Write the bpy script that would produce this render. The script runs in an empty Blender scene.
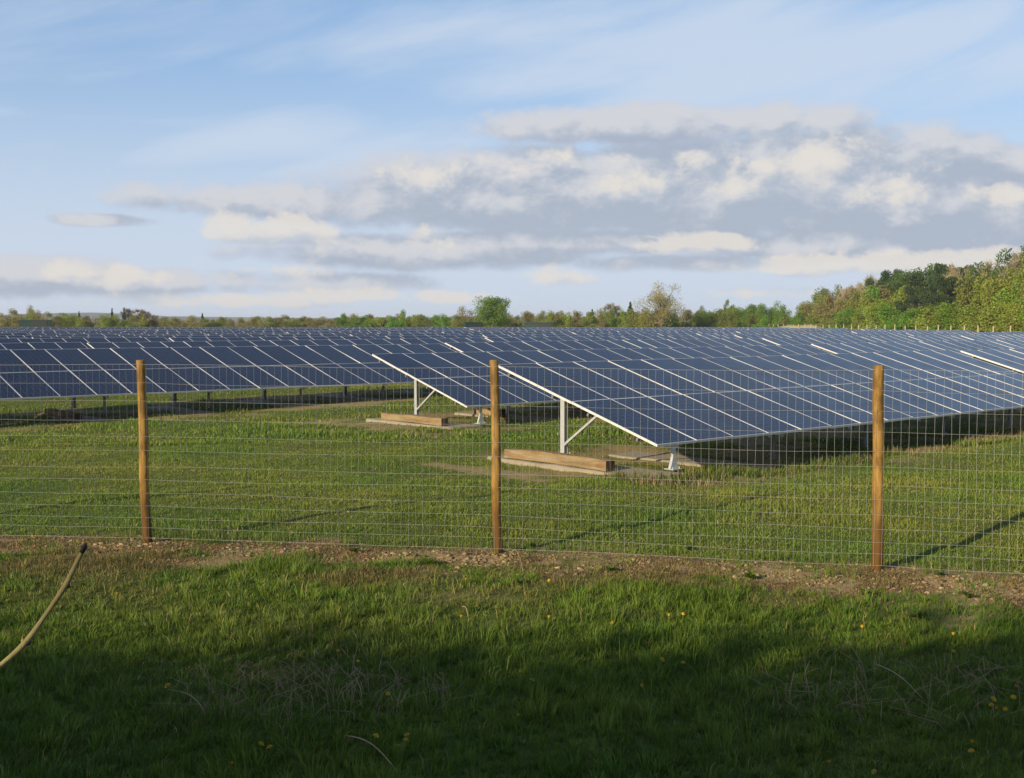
import bpy, math, random
import numpy as np
from mathutils import Vector, Matrix

R = math.radians
random.seed(7)
rng = np.random.default_rng(11)
scene = bpy.context.scene
COL = scene.collection

# ------------------------------------------------------------------ camera
CAM_H, F_PX, W_PX, H_PX = 2.43, 1150.0, 1024, 778
PITCH = math.atan(67 / F_PX)
cam_data = bpy.data.cameras.new('camera')
cam = bpy.data.objects.new('camera', cam_data)
COL.objects.link(cam)
cam.location = (0, 0, CAM_H)
cam.rotation_euler = (math.pi / 2 - PITCH, 0, 0)
cam_data.sensor_width = 36.0
cam_data.lens = 36.0 * F_PX / W_PX
cam_data.clip_start = 0.05
cam_data.clip_end = 20000
scene.camera = cam

# ------------------------------------------------------------------ basic constants
SUN_AZ = math.atan2(-math.sin(R(42)), -math.cos(R(42)))       # direction towards the sun, clockwise from +Y
SUN_EL = R(19)
ROW_AZ = R(48.74)
RX, RY = math.sin(ROW_AZ), math.cos(ROW_AZ)                   # along a row
PX, PY = -RY, RX                                              # across the rows, away from the camera
A0 = (2.359, 18.62)                                           # lower left corner of the nearest table
ROW_PITCH = 9.42
TABLE_PITCH = 20.25
TILT = R(16.45)


POFF = {1: -.25}


def row_pt(s, p):
    return A0[0] + RX * s + PX * p, A0[1] + RY * s + PY * p


# ------------------------------------------------------------------ value noise
_G = rng.random((256, 256))


def vnoise(x, y):
    x = np.asarray(x, float); y = np.asarray(y, float)
    xi = np.floor(x).astype(int); yi = np.floor(y).astype(int)
    fx = x - xi; fy = y - yi
    fx = fx * fx * (3 - 2 * fx); fy = fy * fy * (3 - 2 * fy)
    a = _G[xi & 255, yi & 255]; b = _G[(xi + 1) & 255, yi & 255]
    c = _G[xi & 255, (yi + 1) & 255]; d = _G[(xi + 1) & 255, (yi + 1) & 255]
    return (a * (1 - fx) + b * fx) * (1 - fy) + (c * (1 - fx) + d * fx) * fy


def fbm(x, y, o=4):
    t = 0; amp = .5; s = 0
    for i in range(o):
        t = t + amp * vnoise(x * 2 ** i + 17.3 * i, y * 2 ** i + 5.1 * i); s += amp; amp *= .5
    return t / s


def sstep(a, b, x):
    t = np.clip((x - a) / (b - a), 0, 1)
    return t * t * (3 - 2 * t)


FENCE = [(-11.9, 13.35), (-7.95, 13.0), (-4.009, 12.546), (-.136, 11.945), (3.568, 11.12), (7.2, 10.2), (10.9, 9.2)]
_fx = np.array([p[0] for p in FENCE]); _fy = np.array([p[1] for p in FENCE])


def fence_y(x):
    return np.interp(x, _fx, _fy)


def ground(x, y):
    x = np.asarray(x, float); y = np.asarray(y, float)
    d = np.hypot(x, y - 10)
    fade = np.exp(-(d / 70) ** 2)
    z = (fbm(x * .55 + 3, y * .55 + 9, 3) - .5) * .12 * fade
    z = z + (vnoise(x * 2.6 + 40, y * 2.6) - .5) * .035 * np.exp(-(d / 25) ** 2)
    z = z - .12 * sstep(14, 19, y) * (1 - sstep(260, 420, y))
    z = z - .26 * np.exp(-(((x + 15) / 10) ** 2 + ((y - 31) / 8) ** 2))
    s_ = (x - A0[0]) * RX + (y - A0[1]) * RY; p_ = (x - A0[0]) * PX + (y - A0[1]) * PY
    z = z - .17 * sstep(1.0, 2.6, s_) * (1 - .45 * sstep(9, 20, s_)) * (1 - sstep(40, 60, s_)) * sstep(-1.3, -.1, p_) * (1 - sstep(3.5, 5.5, p_))
    # the spoil ridge under the fence line
    fd = y - fence_y(x)
    z = z * (1 - .85 * np.exp(-(fd / .9) ** 2) * (np.abs(x) < 30)) - .02 * np.exp(-(fd / 1.2) ** 2) * (np.abs(x) < 30)
    z = z + .022 * np.exp(-((fd + .1) / .35) ** 2) * (.4 + 1.2 * vnoise(x * 2.2, y * 2.2 + 7)) * (np.abs(x) < 30)
    z = z + .035 * (vnoise(x * 6, y * 6 + 30) - .5) * np.exp(-((fd + .35) / .6) ** 2) * (np.abs(x) < 30)
    return z


def bare(x, y):
    """how bare the soil is: the strip under the fence, worn patches"""
    fd = y - fence_y(x)
    wig = (fbm(x * .9, y * 1.2 + 50, 3) - .5) * 1.5 + (vnoise(x * 3.3, y * 4 + 21) - .5) * .5
    lo = -.75 - 1.0 * sstep(1.5, 4, x)
    m = sstep(lo - .35, lo + .15, fd + wig) * (1 - sstep(.15, .6, fd + wig * .5))
    patch = sstep(.60, .72, fbm(x * .45 + 80, y * .8 + 11, 3)) * .40 * (fd < 0) * sstep(8.4, 9.6, y)
    m = m * (1 - .75 * sstep(.56, .70, fbm(x * 1.5 + 7, y * 2.2 + 19, 3)) * sstep(.02, -.25, fd))
    return np.clip(np.maximum(m, patch), 0, 1)


def worn(x, y):
    s_ = (x - A0[0]) * RX + (y - A0[1]) * RY; p_ = (x - A0[0]) * PX + (y - A0[1]) * PY
    wn = fbm(x * .8, y * .8, 4); b = np.zeros(np.shape(x))
    for k in range(3):
        pk = p_ - k * ROW_PITCH
        on = (s_ > -1.8) if k == 0 else (s_ > 1.6) if k == 1 else (s_ > -99)
        b = np.maximum(b, sstep(-2.0, -.6, pk) * (1 - sstep(4.2, 5.4, pk)) * sstep(.42, .58, wn) * on)
    return b


# ------------------------------------------------------------------ object helpers
def tag(o, label=None, cat=None, group=None, kind=None):
    if label: o['label'] = label
    if cat: o['category'] = cat
    if group: o['group'] = group
    if kind: o['kind'] = kind
    return o


def empty(name, loc, rz=0.0):
    o = bpy.data.objects.new(name, None)
    COL.objects.link(o)
    o.location = loc; o.rotation_euler = (0, 0, rz)
    o.empty_display_size = .2
    return o


def link(name, me, parent=None):
    o = bpy.data.objects.new(name, me)
    COL.objects.link(o)
    if parent is not None: o.parent = parent
    return o


class MB:
    """collects boxes, tubes and faces for ONE mesh"""
    def __init__(self): self.v = []; self.f = []; self.m = []; self.cols = None

    def add(self, vs, fs, mi=0):
        n = len(self.v); self.v += [tuple(p) for p in vs]
        self.f += [tuple(i + n for i in f) for f in fs]; self.m += [mi] * len(fs)

    def box(self, c, s, mi=0, mat=None):
        hx, hy, hz = s[0] / 2, s[1] / 2, s[2] / 2
        vs = [Vector((sx * hx, sy * hy, sz * hz)) for sz in (-1, 1) for sy in (-1, 1) for sx in (-1, 1)]
        if mat is not None: vs = [mat @ p for p in vs]
        vs = [p + Vector(c) for p in vs]
        self.add(vs, [(0, 2, 3, 1), (4, 5, 7, 6), (0, 1, 5, 4), (2, 6, 7, 3), (0, 4, 6, 2), (1, 3, 7, 5)], mi)

    def tube(self, pts, radii, n=8, mi=0, cap=True):
        pts = [Vector(p) for p in pts]
        rings = []
        for i, p in enumerate(pts):
            d = (pts[min(i + 1, len(pts) - 1)] - pts[max(i - 1, 0)]).normalized()
            up = Vector((0, 0, 1)) if abs(d.z) < .9 else Vector((1, 0, 0))
            a = d.cross(up).normalized(); b = d.cross(a).normalized()
            rings.append([p + (a * math.cos(t) + b * math.sin(t)) * radii[i] for t in [2 * math.pi * k / n for k in range(n)]])
        vs = [q for r in rings for q in r]; fs = []
        for i in range(len(pts) - 1):
            for k in range(n):
                k2 = (k + 1) % n
                fs.append((i * n + k, i * n + k2, (i + 1) * n + k2, (i + 1) * n + k))
        if cap:
            fs.append(tuple(range(n))); fs.append(tuple((len(pts) - 1) * n + k for k in reversed(range(n))))
        self.add(vs, fs, mi)

    def mesh(self, name, mats, smooth=False):
        me = bpy.data.meshes.new(name)
        me.from_pydata(self.v, [], self.f)
        for m in (mats if isinstance(mats, (list, tuple)) else [mats]): me.materials.append(m)
        me.polygons.foreach_set('material_index', self.m)
        if smooth: me.polygons.foreach_set('use_smooth', [True] * len(self.f))
        import bmesh
        bm = bmesh.new(); bm.from_mesh(me); bmesh.ops.recalc_face_normals(bm, faces=bm.faces); bm.to_mesh(me); bm.free()
        me.update()
        return me


def np_mesh(name, V, loops, sizes, mat, col=None, smooth=False):
    me = bpy.data.meshes.new(name)
    V = np.ascontiguousarray(V, np.float32); loops = np.ascontiguousarray(loops, np.int32); sizes = np.asarray(sizes, np.int32)
    me.vertices.add(len(V)); me.vertices.foreach_set('co', V.ravel())
    me.loops.add(len(loops)); me.loops.foreach_set('vertex_index', loops)
    me.polygons.add(len(sizes))
    me.polygons.foreach_set('loop_start', np.concatenate([[0], np.cumsum(sizes)[:-1]]).astype(np.int32))
    me.polygons.foreach_set('loop_total', sizes)
    if smooth: me.polygons.foreach_set('use_smooth', np.ones(len(sizes), bool))
    me.update(calc_edges=True)
    if col is not None:
        at = me.color_attributes.new('Col', 'FLOAT_COLOR', 'POINT')
        c4 = np.ones((len(V), 4), np.float32); c4[:, :3] = col
        at.data.foreach_set('color', c4.ravel())
    for m in (mat if isinstance(mat, (list, tuple)) else [mat]): me.materials.append(m)
    return me


# ------------------------------------------------------------------ material helpers
class NT:
    def __init__(self, tree): self.t = tree; self.n = tree.nodes; self.l = tree.links

    def new(self, typ, **kw):
        nd = self.n.new(typ)
        for k, v in kw.items(): setattr(nd, k, v)
        return nd

    def put(self, sock, v):
        if isinstance(v, bpy.types.NodeSocket): self.l.new(v, sock)
        elif v is not None: sock.default_value = v

    def M(self, op, a, b=None, c=None, clamp=False):
        nd = self.new('ShaderNodeMath', operation=op, use_clamp=clamp)
        self.put(nd.inputs[0], a)
        if b is not None: self.put(nd.inputs[1], b)
        if c is not None: self.put(nd.inputs[2], c)
        return nd.outputs[0]

    def ss(self, x, a, b, lo=0.0, hi=1.0):
        nd = self.new('ShaderNodeMapRange', interpolation_type='SMOOTHSTEP')
        self.put(nd.inputs['Value'], x); nd.inputs['From Min'].default_value = a; nd.inputs['From Max'].default_value = b
        nd.inputs['To Min'].default_value = lo; nd.inputs['To Max'].default_value = hi
        return nd.outputs[0]

    def mix(self, f, a, b, blend='MIX'):
        nd = self.new('ShaderNodeMix', data_type='RGBA', blend_type=blend)
        self.put(nd.inputs[0], f)
        for s, v in ((nd.inputs[6], a), (nd.inputs[7], b)):
            if isinstance(v, tuple) and len(v) == 3: v = v + (1,)
            self.put(s, v)
        return nd.outputs[2]

    def noise(self, vec, scale, detail=4, rough=.55, dist=0.0, out='Fac'):
        nd = self.new('ShaderNodeTexNoise')
        if vec is not None: self.l.new(vec, nd.inputs['Vector'])
        nd.inputs['Scale'].default_value = scale; nd.inputs['Detail'].default_value = detail
        nd.inputs['Roughness'].default_value = rough; nd.inputs['Distortion'].default_value = dist
        return nd.outputs[out]

    def mapv(self, vec, scale=(1, 1, 1), loc=(0, 0, 0)):
        nd = self.new('ShaderNodeMapping'); self.l.new(vec, nd.inputs[0])
        nd.inputs['Scale'].default_value = scale; nd.inputs['Location'].default_value = loc
        return nd.outputs[0]


def material(name):
    m = bpy.data.materials.new(name); m.use_nodes = True
    t = NT(m.node_tree)
    b = m.node_tree.nodes['Principled BSDF']
    return m, t, b


def bump(t, b, h, strength=.3, dist=.01):
    nd = t.new('ShaderNodeBump'); nd.inputs['Strength'].default_value = strength; nd.inputs['Distance'].default_value = dist
    t.l.new(h, nd.inputs['Height']); t.l.new(nd.outputs[0], b.inputs['Normal'])


def coords(t): return t.new('ShaderNodeTexCoord').outputs['Object']


def simple(name, col, rough=.5, metal=0.0, var=.15, scale=20.0):
    m, t, b = material(name)
    c = coords(t); n = t.noise(c, scale, 4)
    dark = tuple(x * (1 - var) for x in col); lite = tuple(min(1, x * (1 + var)) for x in col)
    t.put(b.inputs['Base Color'], t.mix(n, dark, lite))
    b.inputs['Roughness'].default_value = rough; b.inputs['Metallic'].default_value = metal
    return m


M_ALU = simple('anodised_aluminium', (.74, .72, .68), .38, .25, .06, 6)
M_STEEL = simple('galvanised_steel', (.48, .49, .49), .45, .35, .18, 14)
M_STEEL_SHADE = simple('shaded_steel', (.16, .16, .155), .7, .0, .25, 9)  # darker copy of the galvanised steel, under-table shade put into the colour
M_WIRE = simple('galvanised_wire', (.38, .385, .365), .5, .2, .2, 4)
M_GREEN = simple('dark_green_steel', (.005, .030, .020), .5, 0, .2, 3)
M_BLACK = simple('cabin_shade_black', (.015, .017, .017), .6, 0, .2, 3)  # near-black that paints the shaded half of the cabins


def panel_glass():
    m, t, b = material('silicon_cells_under_glass')
    c = coords(t)
    sep = t.new('ShaderNodeSeparateXYZ'); t.l.new(c, sep.inputs[0])
    def grid(sock, pitch, w):
        fr = t.M('FRACT', t.M('ADD', t.M('DIVIDE', sock, pitch), .5 if pitch > .17 else 0.0))
        d = t.M('ABSOLUTE', t.M('SUBTRACT', fr, .5))
        return t.M('GREATER_THAN', d, .5 - w / pitch / 2)
    gx = grid(sep.outputs[0], .1595, .006)
    gy = grid(sep.outputs[1], .1725, .006)
    bus = grid(t.M('ADD', sep.outputs[0], .02), .0532, .0012)
    line = t.M('MAXIMUM', gx, gy)
    vor = t.new('ShaderNodeTexVoronoi'); vor.inputs['Scale'].default_value = 55
    t.l.new(c, vor.inputs['Vector'])
    oi = t.new('ShaderNodeObjectInfo')
    sx = t.new('ShaderNodeSeparateColor'); t.l.new(vor.outputs['Color'], sx.inputs[0])
    cell = t.mix(sx.outputs[0], (.006, .0065, .0145), (.0105, .012, .025))
    cell = t.mix(t.M('MULTIPLY', oi.outputs['Random'], .8), cell, (.0065, .007, .016))
    cell = t.mix(t.M('MULTIPLY', bus, .35), cell, (.11, .12, .14))
    colr = t.mix(t.M('MULTIPLY', line, .8), cell, (.09, .10, .13))
    dirt = t.noise(t.mapv(c, (1.2, .8, 1)), 3, 5, .6)
    colr = t.mix(t.M('MULTIPLY', t.ss(dirt, .45, .8), .045), colr, (.20, .19, .17))
    t.put(b.inputs['Base Color'], colr)
    t.put(b.inputs['Roughness'], t.M('ADD', t.ss(dirt, .3, .8, .08, .26), t.M('MULTIPLY', oi.outputs['Random'], .08)))
    t.put(b.inputs['IOR'], t.M('ADD', 1.23, t.M('MULTIPLY', oi.outputs['Random'], .06)))
    b.inputs['IOR'].default_value = 1.26
    return m


M_CELL = panel_glass()


def wood(name, c1, c2, c3, grain=(26, 26, 2.0), bumpy=.4, foot=False):
    m, t, b = material(name)
    c = coords(t)
    g = t.noise(t.mapv(c, grain), 1.6, 6, .6, .6)
    g2 = t.noise(t.mapv(c, tuple(x * .35 for x in grain)), 1.1, 3, .5, .3)
    col = t.mix(t.ss(g, .3, .7), c1, c2)
    col = t.mix(t.ss(g2, .5, .8), col, c3)
    crack = t.ss(t.noise(t.mapv(c, tuple(x * 1.8 for x in grain)), 1.4, 2, .5, .2), .66, .74)
    col = t.mix(t.M('MULTIPLY', crack, .7), col, tuple(x * .3 for x in c3))
    if not foot and name == 'weathered_timber':
        st = t.noise(t.mapv(c, (2.2, 1.1, 5)), 1.3, 5, .65, .8)
        col = t.mix(t.ss(st, .5, .68, 0, .7), col, (.19, .095, .035))
        col = t.mix(t.ss(t.noise(t.mapv(c, (3, .7, 9)), 2.0, 4, .6), .55, .72, 0, .6), col, (.33, .29, .22))
    if foot:
        bl = t.noise(t.mapv(c, (9, 9, 3.2)), 1.0, 4, .6)
        col = t.mix(t.ss(bl, .46, .68, 0, .8), col, tuple(x * .42 for x in c2))
    if foot:   # treated, soil-stained foot of the post
        sep = t.new('ShaderNodeSeparateXYZ'); t.l.new(c, sep.inputs[0])
        n = t.noise(t.mapv(c, (5, 5, 2)), 1.5, 3)
        h = t.M('ADD', sep.outputs[2], t.M('MULTIPLY', t.M('SUBTRACT', n, .5), .9))
        col = t.mix(t.ss(h, .1, .85, .85, 0), col, (.085, .042, .014))
    t.put(b.inputs['Base Color'], col)
    b.inputs['Roughness'].default_value = .85; b.inputs['Specular IOR Level'].default_value = .15
    bump(t, b, g, bumpy, .008)
    return m


M_POST = wood('round_softwood', (.36, .215, .062), (.23, .128, .034), (.10, .055, .018), (22, 22, 2.2), .5, True)
M_POST_END = wood('sawn_end_grain', (.33, .22, .11), (.24, .15, .07), (.14, .09, .05), (30, 30, 30), .3)
M_BEAM = wood('weathered_timber', (.29, .215, .115), (.225, .16, .08), (.13, .088, .048), (18, 2.0, 22), .5)
M_BEAM_END = wood('dark_timber_end', (.10, .07, .045), (.065, .045, .03), (.04, .03, .02), (24, 24, 24), .4)
M_PERIM = wood('pale_softwood', (.50, .40, .25), (.42, .33, .2), (.3, .22, .13), (10, 10, 2), .2)


def concrete():
    m, t, b = material('rough_concrete')
    c = coords(t)
    n = t.noise(c, 3, 6, .65); n2 = t.noise(c, 40, 4, .7)
    col = t.mix(n, (.21, .175, .12), (.36, .31, .225))
    col = t.mix(t.ss(n2, .55, .75), col, (.24, .21, .17))
    t.put(b.inputs['Base Color'], col); b.inputs['Roughness'].default_value = .9
    bump(t, b, n2, .5, .01)
    return m


M_CONC = concrete()


def attr_leaf(name, trans=.35, rand=.35, rough=.6, tint=(1, 1, 1)):
    m, t, b = material(name)
    a = t.new('ShaderNodeAttribute'); a.attribute_name = 'Col'
    oi = t.new('ShaderNodeObjectInfo')
    hsv = t.new('ShaderNodeHueSaturation')
    t.l.new(a.outputs['Color'], hsv.inputs['Color'])
    t.put(hsv.inputs['Value'], t.M('ADD', t.M('MULTIPLY', oi.outputs['Random'], rand), 1 - rand / 2))
    t.put(hsv.inputs['Hue'], t.M('ADD', t.M('MULTIPLY', oi.outputs['Random'], .03 * (rand > 0)), .5 - .015 * (rand > 0)))
    t.put(b.inputs['Base Color'], hsv.outputs[0])
    b.inputs['Roughness'].default_value = rough
    b.inputs['Specular IOR Level'].default_value = .25
    tr = t.new('ShaderNodeBsdfTranslucent'); t.put(tr.inputs['Color'], hsv.outputs[0])
    mx = t.new('ShaderNodeMixShader'); mx.inputs[0].default_value = trans
    t.l.new(b.outputs[0], mx.inputs[1]); t.l.new(tr.outputs[0], mx.inputs[2])
    t.l.new(mx.outputs[0], t.n['Material Output'].inputs[0])
    return m


M_GRASS = attr_leaf('grass_blades', .42, 0.0, .55)
M_LEAF = attr_leaf('leaves', .38, .3)
M_TWIG = attr_leaf('bare_twigs', 0.05, .3, .8)
M_BARK = simple('bark', (.16, .12, .085), .9, 0, .45, 4)
M_PALE_BARK = simple('pale_birch_bark', (.42, .36, .26), .85, 0, .35, 3)


def soil_mat():
    m, t, b = material('clay_soil')
    c = coords(t)
    n = t.noise(c, 9, 6, .65); n2 = t.noise(c, 1.2, 3)
    col = t.mix(n, (.10, .066, .034), (.27, .185, .095))
    col = t.mix(t.ss(n2, .45, .7), col, (.22, .155, .08))
    t.put(b.inputs['Base Color'], col); b.inputs['Roughness'].default_value = .95
    bump(t, b, n, .6, .02)
    return m


M_SOIL = soil_mat()


def ground_mat():
    m, t, b = material('meadow_ground')
    c = coords(t)
    a = t.new('ShaderNodeAttribute'); a.attribute_name = 'Col'
    n = t.noise(c, 7, 7, .7); n2 = t.noise(c, .35, 5, .6); n3 = t.noise(c, 40, 4, .7)
    grass = t.mix(n, (.060, .092, .012), (.125, .155, .024))
    grass = t.mix(t.ss(n2, .45, .7), grass, (.088, .092, .022))
    grass = t.mix(t.M('MULTIPLY', t.ss(n3, .52, .7), .5), grass, (.13, .105, .05))
    soil = t.mix(n, (.20, .138, .064), (.46, .335, .165))
    soil = t.mix(t.M('MULTIPLY', t.ss(n3, .5, .7), .6), soil, (.38, .285, .16))
    sep = t.new('ShaderNodeSeparateColor'); t.l.new(a.outputs['Color'], sep.inputs[0])
    col = t.mix(sep.outputs[0], grass, soil)
    t.put(b.inputs['Base Color'], col)
    b.inputs['Roughness'].default_value = .95; b.inputs['Specular IOR Level'].default_value = .15
    bump(t, b, n3, .5, .03)
    return m


M_GROUND = ground_mat()

# ------------------------------------------------------------------ ground sheet (one grid, fine near the camera)
N = 620
u = np.linspace(-1, 1, N)
KA = math.asinh(4300 / 4.0)
gx = 4.0 * np.sinh(u * KA)
v = np.linspace(0, 1, 760)
va = math.asinh(-70 / 4.0); vb = math.asinh(4200 / 4.0)
gy = 10 + 4.0 * np.sinh(va + (vb - va) * v)
GX, GY = np.meshgrid(gx, gy)
GZ = ground(GX, GY)
V = np.stack([GX, GY, GZ], -1).reshape(-1, 3)
ny, nx = GX.shape
ii = (np.arange(ny - 1)[:, None] * nx + np.arange(nx - 1)[None, :]).ravel()
Q = np.stack([ii, ii + 1, ii + nx + 1, ii + nx], -1)
colr = np.zeros((len(V), 3)); colr[:, 0] = bare(V[:, 0], V[:, 1]) * (np.abs(V[:, 0]) < 40)
# trodden earth around the near concrete footings and along the nearest eaves line
colr[:, 0] = np.maximum(colr[:, 0], worn(V[:, 0], V[:, 1]) * .85)
gme = np_mesh('ground', V, Q.ravel(), np.full(len(Q), 4), M_GROUND, colr, True)
tag(link('ground', gme), kind='structure')

# ------------------------------------------------------------------ grass blades
def blades(name, X, Y, Hh, Wd, colA, lean=.45, mat=None, away=None):
    n = len(X)
    Z = ground(X, Y) - .006
    th = rng.random(n) * 2 * math.pi
    wx, wy = np.cos(th) * Wd / 2, np.sin(th) * Wd / 2
    la = rng.random(n) * 2.6 + 12 * fbm(X * 2.2, Y * 2.2 + 90, 2); lm = np.abs(rng.normal(0, lean, n)) * Hh
    lx, ly = np.cos(la) * lm + .06 * Hh, np.sin(la) * lm + .07 * Hh
    if away is not None: lx = lx * .5 + away[0] * Hh; ly = ly * .5 + away[1] * Hh; lm = np.minimum(np.hypot(lx, ly), Hh * 1.2)
    B = np.stack([X, Y, Z], -1)
    off = np.stack([wx, wy, np.zeros(n)], -1)
    mid = B + np.stack([lx * .35, ly * .35, Hh * .62], -1)
    tip = B + np.stack([lx, ly, Hh * np.clip(1 - (lm / Hh) ** 2 * .35, .35, 1)], -1)
    V = np.stack([B - off, B + off, mid + off * .75, mid - off * .75, tip], 1).reshape(-1, 3)
    base = np.arange(n)[:, None] * 5
    loops = (base + np.array([0, 1, 2, 3, 3, 2, 4])[None, :]).ravel()
    sizes = np.tile([4, 3], n)
    C = np.repeat(colA, 5, 0)
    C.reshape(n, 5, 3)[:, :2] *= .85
    return np_mesh(name, V, loops, sizes, mat or M_GRASS, C)


G1 = np.array([.046, .112, .012]); G2 = np.array([.098, .172, .018]); G3 = np.array([.170, .180, .026]); ST = np.array([.30, .225, .105]); BR = np.array([.200, .135, .060])


def blade_cols(X, Y, straw=.06, yellow=.3, sc=.8):
    n = len(X)
    t = np.clip(fbm(X * sc + 9, Y * sc, 3) * 1.6 - .3 + rng.normal(0, .22, n), 0, 1)[:, None]
    C = G1 * (1 - t) + G2 * t
    y = (np.clip(fbm(X * .5 + 60, Y * .5 + 3, 3) * 2 - .55, 0, 1) * yellow + rng.random(n) * yellow * .5)[:, None]
    C = C * (1 - y) + G3 * y
    fdd = Y - fence_y(X)
    br = (sstep(.44, .60, fbm(X * .8 + 13, Y * 1.5 + 47, 3)) * np.exp(-((fdd + 1.1) / 1.3) ** 2) * .9 * (rng.random(n) < .8))[:, None]
    C = C * (1 - br) + BR * br
    s = rng.random(n) < straw * (.3 + 2.2 * sstep(.42, .65, fbm(X * .7 + 31, Y * .7 + 77, 3)))
    C[s] = ST * (.6 + .6 * rng.random((s.sum(), 1)))
    return C * (.8 + .4 * rng.random((n, 1)))


def scatter(n, y0, y1, margin=1.2, pw=1.0):
    Y = y0 + (y1 - y0) * rng.random(n) ** pw
    X = (rng.random(n) * 2 - 1) * (.447 * Y + margin)
    return X, Y


# foreground verge
X, Y = scatter(500000, 5.0, 12.9, 3.6, 1.15)
fd = Y - fence_y(X)
keep = (fd < .55) & (rng.random(len(X)) < np.clip(1.02 - bare(X, Y) * 1.0, .035, 1))
DEAD = [(-1.25, 7.25, 1.0, .5), (2.75, 7.35, 1.15, .55)]
for dx, dy, rx_, ry_ in DEAD:
    keep &= ~((((X - dx) / rx_) ** 2 + ((Y - dy) / ry_) ** 2 < .8) & (rng.random(len(X)) < .75))
X, Y = X[keep], Y[keep]
tuft = fbm(X * 1.3 + 5, Y * 1.3, 3)
fine = vnoise(X * 7 + 3, Y * 9)
Hh = (.020 + .055 * sstep(.35, .75, tuft) * (.35 + 1.1 * fine)) * (.5 + 1.0 * rng.random(len(X))) * (1 - .45 * bare(X, Y))
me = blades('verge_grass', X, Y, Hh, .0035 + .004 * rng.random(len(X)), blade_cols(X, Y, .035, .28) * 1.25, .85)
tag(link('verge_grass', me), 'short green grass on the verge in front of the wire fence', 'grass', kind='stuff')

def clumps(nc, per, y0, y1, margin, sig, hmin, hmax, pw=1.0):
    """tufts: blades fan out from a shared root, each tuft with its own height and colour"""
    CX, CY = scatter(nc, y0, y1, margin, pw)
    h = hmin + (hmax - hmin) * rng.random(nc) ** 2.6 * (.45 + .9 * vnoise(CX * .9 + 3, CY * .9 + 70))
    i = np.repeat(np.arange(nc), per)
    a = rng.random(len(i)) * 6.283; d = sig * np.sqrt(rng.random(len(i))) * (.6 + 9 * h[i])
    X = CX[i] + np.cos(a) * d; Y = CY[i] + np.sin(a) * d
    w = .15 + .55 * rng.random(len(i))
    shade = (.72 + .66 * rng.random(nc))[i][:, None]; yel = (rng.random(nc) ** 2.5)[i][:, None]
    return X, Y, h[i] * (.55 + .6 * rng.random(len(i))), (np.cos(a) * w, np.sin(a) * w), shade, yel


X, Y, Hh, aw, sh, ye = clumps(27000, 15, 5.0, 13.4, 3.6, .022, .035, .17, 1.15)
fd = Y - fence_y(X)
keep = (fd < .5) & (rng.random(len(X)) < np.clip(1.0 - bare(X, Y) * (1.05 - .5 * sstep(.52, .66, fbm(X * 1.9 + 2, Y * 2.6 + 33, 3))), .03, 1))
brn = sstep(.45, .60, fbm(X * .8 + 13, Y * 1.5 + 47, 3)) * np.exp(-((fd + 1.1) / 1.4) ** 2)
keep &= rng.random(len(X)) > brn * .8
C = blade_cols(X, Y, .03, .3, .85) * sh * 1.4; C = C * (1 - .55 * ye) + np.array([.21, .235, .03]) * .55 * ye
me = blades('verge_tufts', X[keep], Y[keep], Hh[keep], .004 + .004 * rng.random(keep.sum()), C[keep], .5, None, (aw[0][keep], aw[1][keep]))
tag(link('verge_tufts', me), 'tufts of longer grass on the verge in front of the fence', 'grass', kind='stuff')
X, Y, Hh, aw, sh, ye = clumps(12500, 12, 10.4, 27, 5.0, .03, .025, .075, 1.25)
fd = Y - fence_y(X)
keep = (fd > .25)
C = blade_cols(X, Y, .03, .6, .5) * sh * 1.35; C = C * (1 - .6 * ye) + np.array([.26, .25, .06]) * .6 * ye
FT = (X[keep], Y[keep], Hh[keep], C[keep], (aw[0][keep], aw[1][keep]))

# field grass behind the fence
X, Y = scatter(430000, 10.2, 25.0, 5.0, 1.2)
fd = Y - fence_y(X)
keep = (fd > .15) & (rng.random(len(X)) < np.clip(1.02 - bare(X, Y), .03, 1))
X, Y = X[keep], Y[keep]


def under(X, Y):
    s = (X - A0[0]) * RX + (Y - A0[1]) * RY; p = (X - A0[0]) * PX + (Y - A0[1]) * PY
    b = np.zeros(len(X))
    for k in range(4):
        pk = p - k * ROW_PITCH
        on = (s > -.2) if k == 0 else (s > 3.4) if k == 1 else np.ones(len(X), bool)
        b = np.maximum(b, on * sstep(0, .8, pk) * (1 - sstep(3.4, 4.4, pk)))
    return b


def on_slab(X, Y):
    s = (X - A0[0]) * RX + (Y - A0[1]) * RY; p = (X - A0[0]) * PX + (Y - A0[1]) * PY
    b = np.zeros(len(X), bool)
    for k, s0 in ((0, .1), (1, 3.45), (2, -4.75)):
        for i in range(6):
            b |= (np.abs(s - s0 - 3.15 * i - .02) < .46) & (p - k * ROW_PITCH > -.25) & (p - k * ROW_PITCH < 3.95)
    return b


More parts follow.
